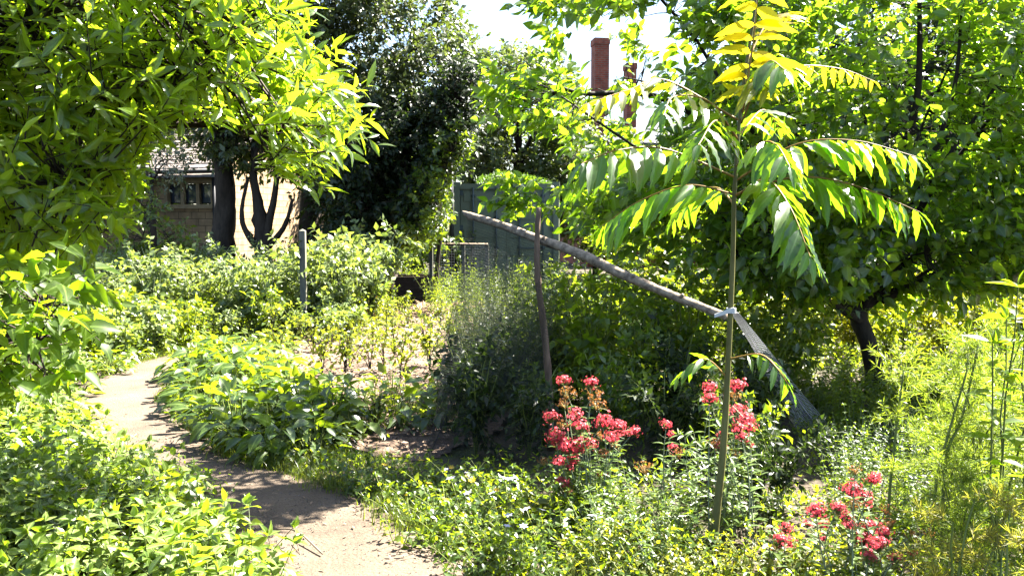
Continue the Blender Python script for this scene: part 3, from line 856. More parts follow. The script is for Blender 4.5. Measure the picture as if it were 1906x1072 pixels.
# ================================================================== TREES
def tree(name, label, cat, base, trunk_pts, trunk_r, bases, tl, nl, L, ratio, leafm, barkm, seed, K=12, r0=.05, droop=.25, up=.6, shape='ovate', lod='mid', outdir=None,
         keep_out=(), fwd=.6, root=None, twr=.004, rough=.05, dirw=1.0, extra=None, jitter=.5, bend=.15, group=None, maxd=.7):
    rng = np.random.default_rng(seed)
    base = np.asarray(base, float)
    tr, br, fo = MB(), MB(), MB()
    tr.tube(catmull(trunk_pts, 14), np.interp(np.linspace(0, 1, 14), np.linspace(0, 1, len(trunk_r)), trunk_r), k=12, rough=rough, cap=True)
    rt = np.asarray(root if root is not None else trunk_pts[-1], float)
    cen = bases.mean(0) if outdir is None else np.asarray(outdir, float)
    D = unit(unit(bases - cen) * dirw + rng.normal(size=bases.shape) * jitter + [0, 0, .35])
    t = rng.uniform(.6, 1.3, len(bases)) * tl
    p, d, n, ls, ws, tip = twig_leaves(bases, D, t, nl, L, ratio, rng, droop=droop, up=up, fwd=fwd, bend=bend, lvar=.42, outn=unit((bases - cen) * [1, 1, .3]) * .5)
    keep = np.ones(len(p), bool)
    for k in keep_out:
        keep &= ~(inpoly(proj(p), k) | inpoly(proj(p + d * ls[:, None]), k))
    fo.leaves(p[keep], d[keep], n[keep], ls[keep], ws[keep], shape, lod, fold=rng.uniform(.1, .5, keep.sum()), curl=rng.uniform(.05, .4, keep.sum()))
    kb = np.ones(len(bases), bool)
    for k in keep_out:
        kb &= ~(inpoly(proj(bases), k) | inpoly(proj(tip), k))
    sx = extra(br) if extra else None
    limbs(br, rt, bases[kb], K, r0, rng, twr=twr, stems=sx, maxd=maxd)
    br.sticks(bases[kb], tip[kb], twr * .7, twr * .35, 3)
    r = thing(name, label, cat, base, 0, group)
    obj('trunk', shift(tr, base), barkm, r); obj('branches', shift(br, base), barkm, r); obj('crown', shift(fo, base), leafm, r)
    return r


HOUSEHOLE = [(292, 272), (418, 276), (428, 330), (497, 338), (488, 470), (290, 470)]
# --- long-leaved tree at the left
lp = [(-420, -110), (250, -110), (440, -90), (500, -60), (500, 50), (560, 130), (620, 215), (600, 275), (575, 312), (535, 345), (500, 330), (470, 270), (425, 240), (300, 240), (268, 262), (258, 320), (235, 375), (205, 425), (150, 462), (0, 475), (-420, 490)]
bs = crown_points(lp, lambda x, y, u: 3.45 + 1.6 * u + .25 * np.clip((x - 200) / 400, -1, 1), 1800, 31, holes=[HOUSEHOLE], thr=-.65, freq=1.2)
bs = np.concatenate([bs, crown_points([(-420, 140), (200, 140), (250, 230), (190, 340), (150, 470), (40, 520), (-420, 520)], lambda x, y, u: 3.75 + 1.5 * u, 620, 32)])
tree('laurel_tree', 'long leaved yellow green tree overhanging the path and framing the cottage', 'tree', (-3.1, 4.6, 0),
     [(-3.1, 4.6, 0), (-3.05, 4.5, .6), (-2.9, 4.3, 1.2), (-2.75, 4.15, 1.7)], (.12, .10, .09, .07), bs, .24, 10, .100, .27, M['laurel'], M['bark'], 41, K=26, r0=.035,
     droop=.18, up=.55, shape='lance', lod='hi', outdir=(-2.4, 4.6, 1.5), keep_out=[HOUSEHOLE], twr=.005, dirw=1.1)

# --- broad-leaved shrub under it
sp_ = [(-320, 470), (60, 490), (165, 515), (165, 570), (125, 650), (115, 710), (70, 745), (-60, 755), (-320, 760)]
bs = crown_points(sp_, lambda x, y, u: 2.5 + .7 * u, 170, 33)
tree('overhanging_shrub', 'broad leaved green shrub drooping over the bank below the long leaved tree', 'shrub', (-2.0, 3.1, 0),
     [(-2.0, 3.1, 0), (-1.95, 3.05, .5), (-1.85, 3.0, 1.0)], (.03, .025, .018), bs, .17, 6, .062, .55, M['shrub'], M['bark'], 43, K=9, r0=.014,
     droop=.55, up=.45, shape='heart', lod='hi', outdir=(-2.0, 3.2, .8), twr=.003, bend=.4)

# --- apple tree
fork = P(1598, 588, 8.1); ab = np.array([P(1632, 700, 8.1)[0], 8.1, 0])
apl = [(1040, -70), (2100, -70), (2100, 525), (1880, 535), (1740, 560), (1650, 545), (1560, 560), (1480, 545), (1400, 530), (1330, 490), (1220, 460), (1120, 440), (1060, 395), (1085, 330), (1075, 250), (1030, 215), (1010, 120)]


CHIM = [(1100, 74), (1150, 74), (1150, 125), (1128, 125), (1128, 172), (1104, 172)]


def thin_apple(q):
    t = np.where((q[:, 0] < 1370) & (q[:, 1] < 150), .16, 1.0)
    return np.where((q[:, 0] < 1190) & (q[:, 1] < 210), .22, t)


bs = crown_points(apl, lambda x, y, u: 6.5 + 2.2 * u + np.clip((x - 1400) / 300, 0, 1) * .4, 2500, 35, thr=-.4, freq=.9, thin=thin_apple,
                  holes=[CHIM])
s1 = crown_points([(925, 155), (1010, 140), (1080, 180), (1060, 250), (930, 250)], lambda x, y, u: 7.2 + .7 * u, 60, 36)
s2 = crown_points([(965, -20), (1100, -30), (1090, 50), (1010, 55)], lambda x, y, u: 7.0 + .8 * u, 45, 37)
s3 = crown_points([(950, 350), (1000, 345), (1060, 420), (960, 400)], lambda x, y, u: 7.4 + .4 * u, 22, 38)
s4 = crown_points([(1010, -330), (1270, -330), (1290, 30), (1060, 40)], lambda x, y, u: 5.5 + 1.3 * u, 170, 39, thr=-.4)  # bough added mostly out of view to dapple path and verge with shade
s5 = crown_points([(1090, 400), (1200, 330), (1500, 330), (1900, 300), (2050, 520), (1880, 535), (1740, 555), (1650, 540), (1560, 555), (1480, 545), (1400, 530), (1330, 490), (1220, 455)], lambda x, y, u: 6.7 + 1.7 * u + np.clip((x - 1400) / 300, 0, 1) * .4, 1000, 40)
s6 = crown_points([(1250, -260), (1400, -260), (1400, 70), (1270, 90)], lambda x, y, u: 6.3 + .7 * u, 130, 46, thr=-.4)  # second overhead bough, added to throw more shade on the verge
bs = np.concatenate([bs, s1, s2, s3, s4, s5, s6])


def apple_stems(mb):
    got = []
    for pts, r in ((((1600, 588, 8.1), (1640, 400, 8.0), (1700, 220, 7.6), (1712, 90, 7.4), (1708, -80, 7.3)), .05),
                   (((1620, 560, 8.2), (1720, 330, 7.9), (1775, 170, 7.6), (1790, 20, 7.5)), .035),
                   (((1605, 600, 8.1), (1560, 572, 7.8), (1480, 520, 7.4), (1380, 470, 7.0)), .045),
                   (((1590, 560, 8.1), (1450, 350, 8.0), (1250, 190, 7.7), (1090, 175, 7.5), (1035, 160, 7.4)), .04),
                   (((1640, 560, 8.1), (1760, 500, 8.0), (1880, 430, 7.8)), .04)):
        w = catmull([P(*q) for q in pts], 16); mb.tube(w, np.linspace(r, r * .3, 16), k=8, cap=False, rough=.04); got.append(w[4:])
    return got


tree('apple_tree', 'large spreading apple tree with dark forked trunk shading the ground', 'tree', ab,
     [ab, P(1628, 690, 8.1), P(1616, 640, 8.1), fork, P(1600, 540, 8.15)], (.105, .085, .078, .08, .06), bs, .24, 8, .095, .60, M['apple'], M['appletrunk'], 45, K=20, r0=.024,
     droop=.35, up=.5, lod='hi', outdir=P(1600, 480, 8.4), twr=.004, root=fork, extra=apple_stems, maxd=.42, keep_out=[CHIM, [(1099, 205), (1120, 205), (1120, 262), (1099, 262)], [(1182, 120), (1206, 120), (1206, 160), (1182, 160)]])

# --- tall trees in the middle distance
bs = crown_points([(250, -260), (810, -260), (825, -40), (835, 40), (870, 85), (885, 130), (860, 190), (770, 230), (720, 290), (680, 370), (600, 400), (540, 330), (250, 250)],
                  lambda x, y, u: 17.0 + 3.5 * u - 1.0 * np.cos((x - 600) / 160), 6800, 51, thr=-.35, freq=.8)
tree('mottled_tree', 'tall olive green tree with dusty mottled foliage against the bright sky', 'tree', (-4.4, 19, 0), [(-4.4, 19, 0), (-4.3, 19, 2), (-4.2, 19, 4)], (.28, .22, .16), bs, .45, 10, .12, .55, M['yew'], M['bark'], 52, K=20, r0=.07,
     lod='mid', outdir=(-4.0, 20, 4), twr=.006)
bs = crown_points([(770, 185), (840, 120), (895, 130), (890, 220), (850, 290), (800, 330), (775, 440), (740, 470), (530, 470), (560, 385), (640, 320), (690, 235)],
                  lambda x, y, u: 15.8 + 3.2 * u, 2500, 53, thr=-.5, freq=.9)
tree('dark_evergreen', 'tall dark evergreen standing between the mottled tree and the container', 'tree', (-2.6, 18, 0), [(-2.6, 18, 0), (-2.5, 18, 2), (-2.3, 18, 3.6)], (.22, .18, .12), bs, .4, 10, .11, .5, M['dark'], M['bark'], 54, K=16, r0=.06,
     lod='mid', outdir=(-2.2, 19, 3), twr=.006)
bs = crown_points([(745, 400), (790, 300), (850, 235), (880, 290), (838, 330), (832, 440), (790, 470), (745, 465)], lambda x, y, u: 15.6 + 1.6 * u, 420, 55)
tree('ivy_shrub', 'glossy mid green shrub growing against the dark evergreen beside the container', 'shrub', (-1.45, 16.6, 0), [(-1.45, 16.6, 0), (-1.4, 16.6, .8), (-1.3, 16.5, 1.6)], (.05, .04, .03), bs, .32, 9, .10, .6, M['clump'], M['bark'], 56, K=9, r0=.02,
     lod='mid', outdir=(-1.4, 17.4, 1), twr=.004)
bs = crown_points([(835, 350), (850, 250), (880, 130), (925, 108), (965, 98), (1010, 112), (1060, 165), (1090, 210), (1120, 350), (1100, 400)], lambda x, y, u: 26 + 4 * u, 2600, 57, thr=-.5, freq=.7)
tree('rounded_tree', 'rounded olive tree standing behind the container below the bright sky', 'tree', (.1, 28, 0), [(.1, 28, 0), (.1, 28, 2), (.2, 28, 3.6)], (.25, .2, .14), bs, .5, 9, .16, .55, M['far'], M['bark'], 58, K=14, r0=.07,
     lod='mid', outdir=(.1, 29.5, 3.5), twr=.007)
bs = crown_points([(1440, -200), (2150, -200), (2150, 560), (1440, 520)], lambda x, y, u: 17.5 + 2.6 * u, 2100, 59)
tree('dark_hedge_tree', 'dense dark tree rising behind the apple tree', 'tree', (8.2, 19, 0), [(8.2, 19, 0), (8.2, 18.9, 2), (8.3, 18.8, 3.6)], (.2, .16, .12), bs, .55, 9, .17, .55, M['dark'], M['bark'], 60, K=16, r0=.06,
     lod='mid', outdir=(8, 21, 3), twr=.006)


# --- ivy-clad trunks in front of the cottage
def trunk_tree(name, label, pxs, Y, rads, crown, n, leafm, seed, ivy=0, L=.1):
    pts = [P(x, y, Y) for x, y in pxs]; base = np.array([P(pxs[0][0], pxs[0][1], Y)[0], Y, 0]); pts = [base] + pts
    bs = crown_points(crown, lambda x, y, u: Y - .8 + 1.8 * u, n, seed)
    return tree(name, label, 'tree', base, pts, [rads[0]] + list(rads), bs, .4, 9, L, .5, leafm, M['bark'], seed + 1, K=8, r0=rads[-1] * .6, lod='mid', outdir=pts[-1], twr=.006, rough=.14)


trunk_tree('ivy_clad_tree', 'thick dark trunk standing just past the cottage corner', [(415, 455), (420, 400), (418, 330), (410, 250)], 17.6, (.24, .2, .17, .15), [(360, 180), (540, 180), (520, 260), (430, 300), (385, 285)], 260, M['dark'], 71)
tb = trunk_tree('forked_tree', 'dark tree with several stems rising before the sunlit cottage gable', [(490, 468), (488, 430), (480, 380), (470, 320)], 17.0, (.17, .15, .10, .07), [(430, 150), (600, 150), (600, 330), (520, 330), (460, 250)], 240, M['dark'], 73)
ex = MB()
for pts, r in ((((492, 470), (500, 420), (512, 360), (520, 280)), .09), (((478, 460), (455, 425), (450, 390), (462, 330)), .06), (((470, 440), (452, 420), (448, 408)), .035), (((500, 460), (530, 420), (545, 370)), .06)):
    ex.tube(catmull([P(*q, 16.9) for q in pts], 10), np.linspace(r, r * .5, 10), k=8, rough=.1)
obj('stems', shift(ex, tb.location), M['bark'], tb)
bs = crown_points([(215, 270), (300, 255), (355, 300), (340, 330), (290, 345), (250, 340)], lambda x, y, u: 15 + .9 * u, 90, 75)
tree('variegated_shrub', 'cream and orange leaved shrub partly hiding the cottage roof', 'shrub', (P(290, 400, 15.5)[0], 15.5, 0), [(P(290, 400, 15.5)[0], 15.5, 0), P(285, 400, 15.5), P(282, 340, 15.5)], (.05, .04, .03), bs, .25, 7, .08, .5, M['variegated'], M['bark'], 76, K=7, r0=.02, twr=.004)
bs = crown_points([(225, 360), (285, 350), (300, 420), (350, 430), (350, 480), (220, 490)], lambda x, y, u: 14.6 + 1.2 * u, 120, 77)
tree('dark_bush', 'dark leafy bush at the foot of the cottage wall', 'shrub', (P(290, 450, 15.4)[0], 15.4, 0), [(P(290, 450, 15.4)[0], 15.4, 0), P(285, 460, 15.4), P(280, 400, 15.4)], (.07, .06, .05), bs, .3, 8, .1, .5, M['clump'], M['bark'], 78, K=7, r0=.02, twr=.005)

# --- trees closing the view all round
prng = random.Random(5)
far0 = None
rngf = np.random.default_rng(90)
fb = rngf.normal(size=(1500, 3)); fb = unit(fb) * (rngf.uniform(.25, 1, 1500) ** .4)[:, None] * [2.8, 2.8, 3.0] + [0, 0, 4.0]; fb = fb[noise3(fb, .5) > -.6]; fb = fb[fb[:, 2] > .6]
ft = tree('background_tree', 'leafy green tree in the belt that closes the view', 'tree', (0, 0, 0), [(0, 0, 0), (0, 0, 1.4), (.1, 0, 2.8)], (.22, .18, .14), fb, .55, 9, .2, .55, M['far'], M['bark'], 91, K=12, r0=.06, lod='mid', outdir=(0, 0, 3.5), twr=.008, group='trees closing the view')
KIDS[ft.name] = kids(ft)
for i, (x, y, s) in enumerate([(-19, 33, 1.2), (-14, 35, 1.1), (-9.5, 36, .9), (-5, 33, 1.0), (13, 30, 1.2), (17.5, 27, 1.2), (11, 21, 1.0), (2.6, 27.5, .5), (4.6, 25.5, .6), (6.9, 25, .7), (9.2, 26, .85), (5.0, 40, .75), (-12.5, 21, .9), (-16, 25, 1.1)]):
    o = ft if i == 0 else copy_tree(ft)
    o.location = (x, y, 0); o.scale = (s,) * 3; o.rotation_euler = (0, 0, i * 1.7)

# ================================================================== SAPLING WITH COMPOUND LEAVES
SY = 4.1
spts = [P(x, y, SY) for x, y in ((1326, 1052), (1333, 960), (1345, 850), (1352, 740), (1357, 640), (1364, 480), (1367, 360), (1376, 230), (1388, 130), (1402, 40), (1410, -40))]
sb = np.array([spts[0][0], SY, 0]); spts[0] = sb
def clear_stem(sp):
    return [q for q in sp if not (q[1] < 4.15 and 1270 < CX + FPX * q[0] / q[1] < 1385)]


sap = thing('sapling_tree', 'young tree with a single slim stem and long feathery compound leaves', 'sapling', sb)
st = MB(); st.tube(catmull(spts, 40), np.interp(np.linspace(0, 1, 40), [0, .25, .5, .75, 1], [.0215, .0155, .0115, .008, .005]), k=10, rough=.03)
obj('stem', shift(st, sb), M['saplingstem'], sap)
rng = np.random.default_rng(61)


def big_leaflets(mb, p, d, n, L, W, rng):
    N = len(p); d = unit(d); s = unit(np.cross(d, n)); n = np.cross(s, d)
    ts = np.linspace(0, 1, 10); prof = np.array([.05, .30, .44, .5, .49, .45, .37, .27, .14, 0.0])
    us = (-1, -.5, 0, .5, 1)
    V = []
    cu = rng.uniform(.25, .6, N); fo = rng.uniform(.12, .4, N); tw = rng.uniform(-.25, .25, N)
    for i, (t, w) in enumerate(zip(ts, prof)):
        for u in us:
            rip = .032 * math.cos(i * PI) * abs(u) * (1 if 0 < i < 9 else 0)
            ww = w * (1 + (.10 if (i % 2 and abs(u) == 1) else 0))
            a = L * t; b = W * ww * u
            h = fo * np.abs(b) - cu * t * t * L * .5 + rip * L * .5 + tw * b * t
            V.append(p + d * a[:, None] + s * b[:, None] + n * h[:, None])
    V = np.stack(V, 1); f = []
    for i in range(9):
        for j in range(4):
            q = i * 5 + j; f += [q, q + 1, q + 6, q + 5]
    mb.add(V, (np.array(f)[None] + (np.arange(N) * 50)[:, None]).ravel(), np.full(N * 36, 4), rib=np.tile(np.tile([0., .5, 1., .5, 0.], 10), N))


def compound(pts, L, npair, mat, droop=.6, lat0=None, ratio=.25, start=.2, fw=.7, label=None):
    npair = int(npair * 1.2); droop *= .85
    w = catmull([P(*q) for q in pts], 24)
    stalk = MB(); stalk.tube(w, np.linspace(.0055, .002, 24), k=6, cap=False)
    t = np.linspace(start, .97, npair); pp = interp(w, t); tg = unit(interp(np.gradient(w, axis=0), t))
    if lat0 is None:
        lat = unit(np.cross(tg, [0, 0, 1.]))
    else:
        lat = np.repeat(np.array([lat0], float), npair, 0)
    sz = 1.25 * L * np.interp(t, [start, .45, .8, 1], [.85, 1.05, .9, .55])
    lm = MB()
    for s in (-1, 1):
        dr = droop * rng.uniform(.7, 1.25, npair)
        d = unit(lat * s * .8 + tg * fw + np.array([0, 0, -1.])[None] * dr[:, None] + rng.normal(size=(npair, 3)) * .17)
        if lat0 is None:
            n = unit(np.cross(tg, lat) * -1); n = np.where((n[:, 2] < 0)[:, None], -n, n); n = unit(n + lat * s * .5 + np.array([.38, 0, 0]))
        else:
            n = unit(np.array([[0, .55, .83]]) + rng.normal(size=(npair, 3)) * .12)
        big_leaflets(lm, pp, d, unit(n + rng.normal(size=n.shape) * .15), sz * rng.uniform(.75, 1.12, npair), sz * ratio * rng.uniform(.8, 1.05, npair), rng)
    e = unit(w[-1] - w[-3]) + [0, 0, -droop * .5]
    big_leaflets(lm, w[-1:], e[None], np.array([[0, 0, 1.]]) if lat0 is None else np.array([[0, .55, .83]]), np.array([L * .6]), np.array([L * .6 * ratio]), rng)
    lo = obj('compound_leaf', shift(lm, sb), M[mat], sap)
    if label: lo['label'] = label
    obj('leaf_stalk', shift(stalk, sb), M['redstalk'], lo)


compound([(1385, 190, 4.1), (1403, 70, 4.06), (1418, -90, 4.0)], .155, 9, 'saplingtop', droop=.12, lat0=(1, 0, 0), start=.1, fw=.05, ratio=.34, label='upright orange tinted young leaf at the tip')
compound([(1392, 110, 4.1), (1432, 40, 4.25), (1480, 30, 4.4)], .13, 7, 'saplingtop', droop=.3, start=.3, label='orange young leaf near the tip')
compound([(1376, 225, 4.1), (1240, 150, 3.98), (1170, 168, 3.86), (1088, 195, 3.75)], .135, 9, 'saplingyoung', droop=.7)
compound([(1384, 190, 4.1), (1470, 128, 4.2), (1560, 128, 4.3), (1628, 152, 4.35)], .085, 9, 'saplingtop', droop=.8, start=.35, label='long thin leaf with small orange leaflets')
compound([(1380, 230, 4.1), (1425, 120, 3.9), (1462, 130, 3.7)], .19, 6, 'sapling', droop=.75, start=.3)
compound([(1382, 210, 4.1), (1400, 150, 3.95), (1430, 165, 3.75)], .16, 6, 'saplingyoung', droop=.5, start=.2)
compound([(1374, 260, 4.1), (1320, 190, 3.9), (1255, 180, 3.7), (1235, 215, 3.55)], .16, 7, 'sapling', droop=.8)
compound([(1372, 280, 4.1), (1335, 225, 3.8), (1300, 270, 3.5)], .18, 7, 'sapling', droop=.8)
compound([(1374, 255, 4.1), (1420, 205, 4.3), (1450, 240, 4.6)], .15, 7, 'sapling', droop=.6)
compound([(1368, 330, 4.1), (1240, 278, 3.95), (1150, 280, 3.8), (1082, 305, 3.7)], .215, 9, 'sapling', droop=1.0)
compound([(1367, 362, 4.1), (1280, 345, 4.15), (1190, 375, 4.2), (1115, 425, 4.25)], .19, 9, 'sapling', droop=.95)
compound([(1366, 380, 4.1), (1335, 350, 4.35), (1290, 360, 4.6), (1250, 410, 4.75)], .15, 9, 'sapling', droop=.9)
compound([(1370, 310, 4.1), (1415, 268, 3.85), (1445, 270, 3.65), (1470, 310, 3.5)], .19, 7, 'sapling', droop=.8)
compound([(1372, 335, 4.1), (1480, 270, 4.02), (1590, 262, 3.96), (1705, 292, 3.9)], .19, 10, 'sapling', droop=.85, start=.25)
compound([(1371, 362, 4.1), (1480, 330, 4.0), (1590, 345, 3.9), (1712, 395, 3.85)], .19, 10, 'sapling', droop=.9, start=.25)
compound([(1369, 365, 4.1), (1425, 335, 3.85), (1470, 385, 3.65), (1508, 478, 3.5)], .185, 10, 'sapling', droop=.5)
compound([(1352, 700, 4.1), (1310, 668, 4.1), (1258, 705, 4.1)], .10, 5, 'sapling', droop=.6)
compound([(1356, 668, 4.1), (1415, 660, 4.0), (1450, 690, 3.9), (1478, 735, 3.9)], .095, 6, 'sapling', droop=.9)

# white tie flagging off the stem
tp = MB(); a = P(1366, 576, SY - .022); b_ = P(1330, 588, SY - .03)
for (q0, q1, h0, h1) in ((a, b_, .011, .008),):
    up = np.array([0, .0, 1.])
    tp.hexa([q0 - up * h0, q1 - up * h1, q1 - up * h1 + [0, .004, 0], q0 - up * h0 + [0, .004, 0], q0 + up * h0, q1 + up * h1, q1 + up * h1 + [0, .004, 0], q0 + up * h0 + [0, .004, 0]])
ce = P(1361, 578, SY)
tp.tube([ce + [0, 0, -.012], ce, ce + [0, 0, .012]], .0225, k=10)
tag(obj('plant_tie', tp, M['tape'], None, False), 'white plastic tie wrapped round the slim sapling stem', 'tie')

# ================================================================== POLE, STAKE AND NET
lpts = catmull([P(*q) for q in ((872, 401, 6.5), (935, 420, 6.35), (1003, 446, 6.17), (1080, 473, 5.98), (1150, 507, 5.8), (1230, 541, 5.6), (1290, 565, 5.45), (1352, 589, 5.3))], 34)
lg = thing('rustic_pole', 'weathered round pole propped sloping across the stake', 'pole', lpts[-1])
mb = MB(); mb.tube(lpts, np.interp(np.linspace(0, 1, 34), [0, .25, .5, .75, 1], [.025, .031, .0335, .028, .023]) * (1 + .045 * RNG.normal(size=34)), k=14, rough=.05)
obj('shaft', shift(mb, lpts[-1]), M['log'], lg)
mb = MB(); dl = unit(lpts[0] - lpts[1]); mb.tube([lpts[0] + dl * .001, lpts[0] + dl * .03 + [0, 0, .008], lpts[0] + dl * .055 + [0, 0, .018]], [.0245, .017, .004], k=10)
obj('cut_end', shift(mb, lpts[-1]), M['logend'], lg)
for k_, tt in enumerate((.3, .62, .8)):
    mb = MB(); q = interp(lpts, np.array([tt]))[0]; mb.tube([q + [0, -.02, .01], q + [0.005, -.045, .03]], [.014, .009], k=7); obj('knot', shift(mb, lpts[-1]), M['logend'], lg)
pp_ = [P(*q) for q in ((1003, 386, 6.08), (1000, 440, 6.08), (1001, 520, 6.08), (1010, 590, 6.1), (1020, 690, 6.12))] + [np.array([P(1026, 850, 6.15)[0], 6.15, 0])]
mb = MB(); mb.tube(catmull(pp_, 24), np.linspace(.017, .028, 24), k=8, rough=.08)
so = obj('wooden_stake', mb, M['post']); tag(so, 'upright rough wooden stake carrying the sloping pole', 'stake')


def net_panel(A, B, C, D, nu, nv, sag, r, seed, name, label):
    """A-B top edge, C-D bottom edge (C under A)"""
    rg = np.random.default_rng(seed); A, B, C, D = [np.asarray(x, float) for x in (A, B, C, D)]

    def S(u, v):
        p = (A * (1 - u)[:, None] + B * u[:, None]) * (1 - v)[:, None] + (C * (1 - u)[:, None] + D * u[:, None]) * v[:, None]
        nrm = np.cross(B - A, C - A); nrm /= np.linalg.norm(nrm)
        q = sag * (np.sin(u * 19 + v * 2) * .6 + np.sin(u * 41 + 1 + v * 3) * .35) * v + sag * 1.2 * np.sin(v * PI) * .5
        return p + nrm * q[:, None] + np.array([1, 0, 0]) * (sag * .7 * np.sin(v * 9 + u * 6) * v)[:, None]
    mb = MB(); n = 26
    for i in range(nu + 1):
        v = np.linspace(0, 1, n); p = S(np.full(n, i / nu), v); mb.sticks(p[:-1], p[1:], r, r, 3)
    for j in range(nv + 1):
        u = np.linspace(0, 1, n); p = S(u, np.full(n, j / nv)); mb.sticks(p[:-1], p[1:], r, r, 3)
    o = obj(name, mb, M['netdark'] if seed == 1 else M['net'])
    return tag(o, label, 'netting')


l0, l1, l2, l3 = lpts[0], interp(lpts, np.array([.36]))[0], interp(lpts, np.array([.72]))[0], lpts[-1]
dn = np.array([0, -.035, -.02])
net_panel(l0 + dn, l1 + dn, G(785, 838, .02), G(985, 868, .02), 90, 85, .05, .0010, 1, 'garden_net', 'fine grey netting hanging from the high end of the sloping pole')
net_panel(l3 + [.03, .03, .03], l3 + [.075, 0, .02], G(1478, 796, .05), G(1538, 796, .02), 13, 80, .02, .0016, 2, 'garden_net', 'netting coloured pale as if sunlit, pulled to the ground from the low end of the pole')

# ================================================================== LOW PLANTING
def avoid_path(sp):
    return [s for s in sp if not inpoly(np.array([s[:2]]), PATHPOLY)[0]]


# bank beside the near path
pr = [herb('bank_plant', 'plant', M['bank'], M['greenstem'], 100 + i, stems=12, h=(.28, .5), lean=(.1, .6), pairs=9, L=.088, ratio=.62, lod='hi', droop=.05, base=.08, taper=.35) for i in range(4)]
pr += [herb('bank_plant', 'plant', M['weed'], M['palestem'], 106, stems=7, h=(.3, .55), lean=(.1, .5), pairs=7, L=.13, ratio=.45, lod='hi', droop=.25, base=.07, taper=.4), herb('bank_plant', 'plant', M['clump'], M['greenstem'], 107, stems=8, h=(.3, .5), lean=(.1, .6), pairs=9, L=.075, ratio=.7, lod='hi', droop=.1, base=.07, taper=.3)]
BANK = [(-4.6, 2.4)] + [tuple(G(x, y, .34)[:2]) for x, y in ((560, 1250), (500, 1110), (470, 1050), (415, 980), (355, 915), (245, 850), (150, 800), (60, 775))] + [(-5.2, 5.6)]
scatter(pr, avoid_path(spots_in(BANK, 125, .20, 1)), 'pale green leafy plant in the bank on the shrub side of the near path', 'plants in the bank beside the near path', (.8, 1.15), .15)
pr = [clump('border_plant', 'plant', M['bank'], M['greenstem'], 120 + i, n=16, L=(.08, .14), hgt=.2, spread=.16) for i in range(3)]
edge = [tuple(G(x, y)[:2]) for x, y in ((545, 1120), (520, 1070), (495, 1030), (470, 985), (435, 945), (390, 905), (340, 872), (290, 858), (240, 832), (200, 800), (178, 770), (165, 730))]
es = [(x + random.uniform(-.05, .05), y + random.uniform(-.06, .06)) for x, y in [tuple(G(px - 35, py, .2)[:2]) for px, py in ((545, 1120), (525, 1075), (500, 1040), (470, 985), (435, 940), (395, 905), (345, 870), (290, 845), (230, 820), (180, 790), (165, 765), (160, 740), (165, 715), (180, 700), (130, 750), (130, 725), (505, 1100), (450, 1010), (400, 950), (320, 885))]]
scatter(pr, es, 'low broad leaved plant spilling over the outer path edge', 'plants edging the outer side of the path', (.8, 1.2), .1)

NB = [(-7.5, 5.7), (-3.35, 6.0), (-3.75, 6.9), (-3.98, 7.8), (-4.2, 8.6), (-4.7, 9.4), (-7.5, 8.8)]
pr = [herb('verge_plant', 'plant', M['bank'], M['greenstem'], 130 + i, stems=9, h=(.35, .6), lean=(.1, .5), pairs=8, L=.12, ratio=.55, lod='hi', droop=.1, base=.08, taper=.4) for i in range(3)]
scatter(pr, avoid_path(spots_in(NB, 80, .24, 2)), 'leafy green plant on the outer side of the path bend', 'plants on the outer side of the path bend', (.8, 1.1), .12)
# clump inside the bend
pr = [clump('clump_plant', 'plant', M['clump'], M['greenstem'], 140 + i, n=34, L=(.10, .18), hgt=.42, spread=.27) for i in range(4)]
CL = [tuple(G(*p)[:2]) for p in [(350, 768), (440, 846), (520, 864), (610, 860), (650, 815), (610, 785), (545, 765), (480, 735), (415, 690), (350, 700)]]
scatter(pr, avoid_path(spots_in(CL, 60, .22, 3)), 'glossy dark green leafy plant massed inside the bend of the path', 'clump inside the bend of the path', (.8, 1.15), .12)
pr = [clump('clump_plant', 'plant', M['weed'], M['greenstem'], 150 + i, n=26, L=(.08, .13), hgt=.32, spread=.22) for i in range(3)]
CL2 = [tuple(G(*p)[:2]) for p in [(345, 712), (400, 672), (470, 656), (540, 650), (500, 690), (520, 720), (470, 728)]]
scatter(pr, avoid_path(spots_in(CL2, 45, .24, 4)), 'bright green leafy plant beside the far stretch of the path', 'plants along the far inner path edge', (.8, 1.2), .12)

# bank beyond the path, then the berry canes
pr = [bush('nettle_plant', 'plant', M['weed'] if i < 2 else M['berry'], M['greenstem'], 160 + i, h=.65, w=.45, canes=9, twigs=46, nl=6, L=.085, ratio=.6, tw=.16) for i in range(4)]
FB = [(-6.8, 8.2), (-5.0, 8.6), (-4.75, 9.6), (-4.05, 10.6), (-3.2, 11.2), (-2.2, 11.6), (-2.2, 13.2), (-7.5, 13.2)]
scatter(pr, avoid_path(spots_in(FB, 120, .36, 5)), 'waist high leafy green plant on the bank beyond the path', 'plants on the bank beyond the path', (.7, 1.15), .1)
pr = [clump('ground_plant', 'plant', M['weed'], M['greenstem'], 170 + i, n=22, L=(.07, .12), hgt=.24, spread=.2) for i in range(3)]
ed = [tuple(G(x, y)[:2]) for x, y in ((178, 715), (195, 700), (228, 684), (262, 672), (300, 660), (340, 652), (380, 645), (430, 637), (480, 632), (530, 628))]
es = [(x - .15 + random.uniform(-.1, .1), y + .25 + .3 * k + random.uniform(-.1, .1)) for k in range(3) for x, y in ed]
scatter(pr, avoid_path(es), 'low leafy plant along the far edge of the path', 'plants along the far edge of the path', (.8, 1.2), .1)
pr = [bush('berry_bush', 'shrub', M['berry'], M['palestem'], 180 + i, h=1.25, w=.8, canes=12, twigs=105, nl=7, L=.085, ratio=.6, tw=.22) for i in range(4)]
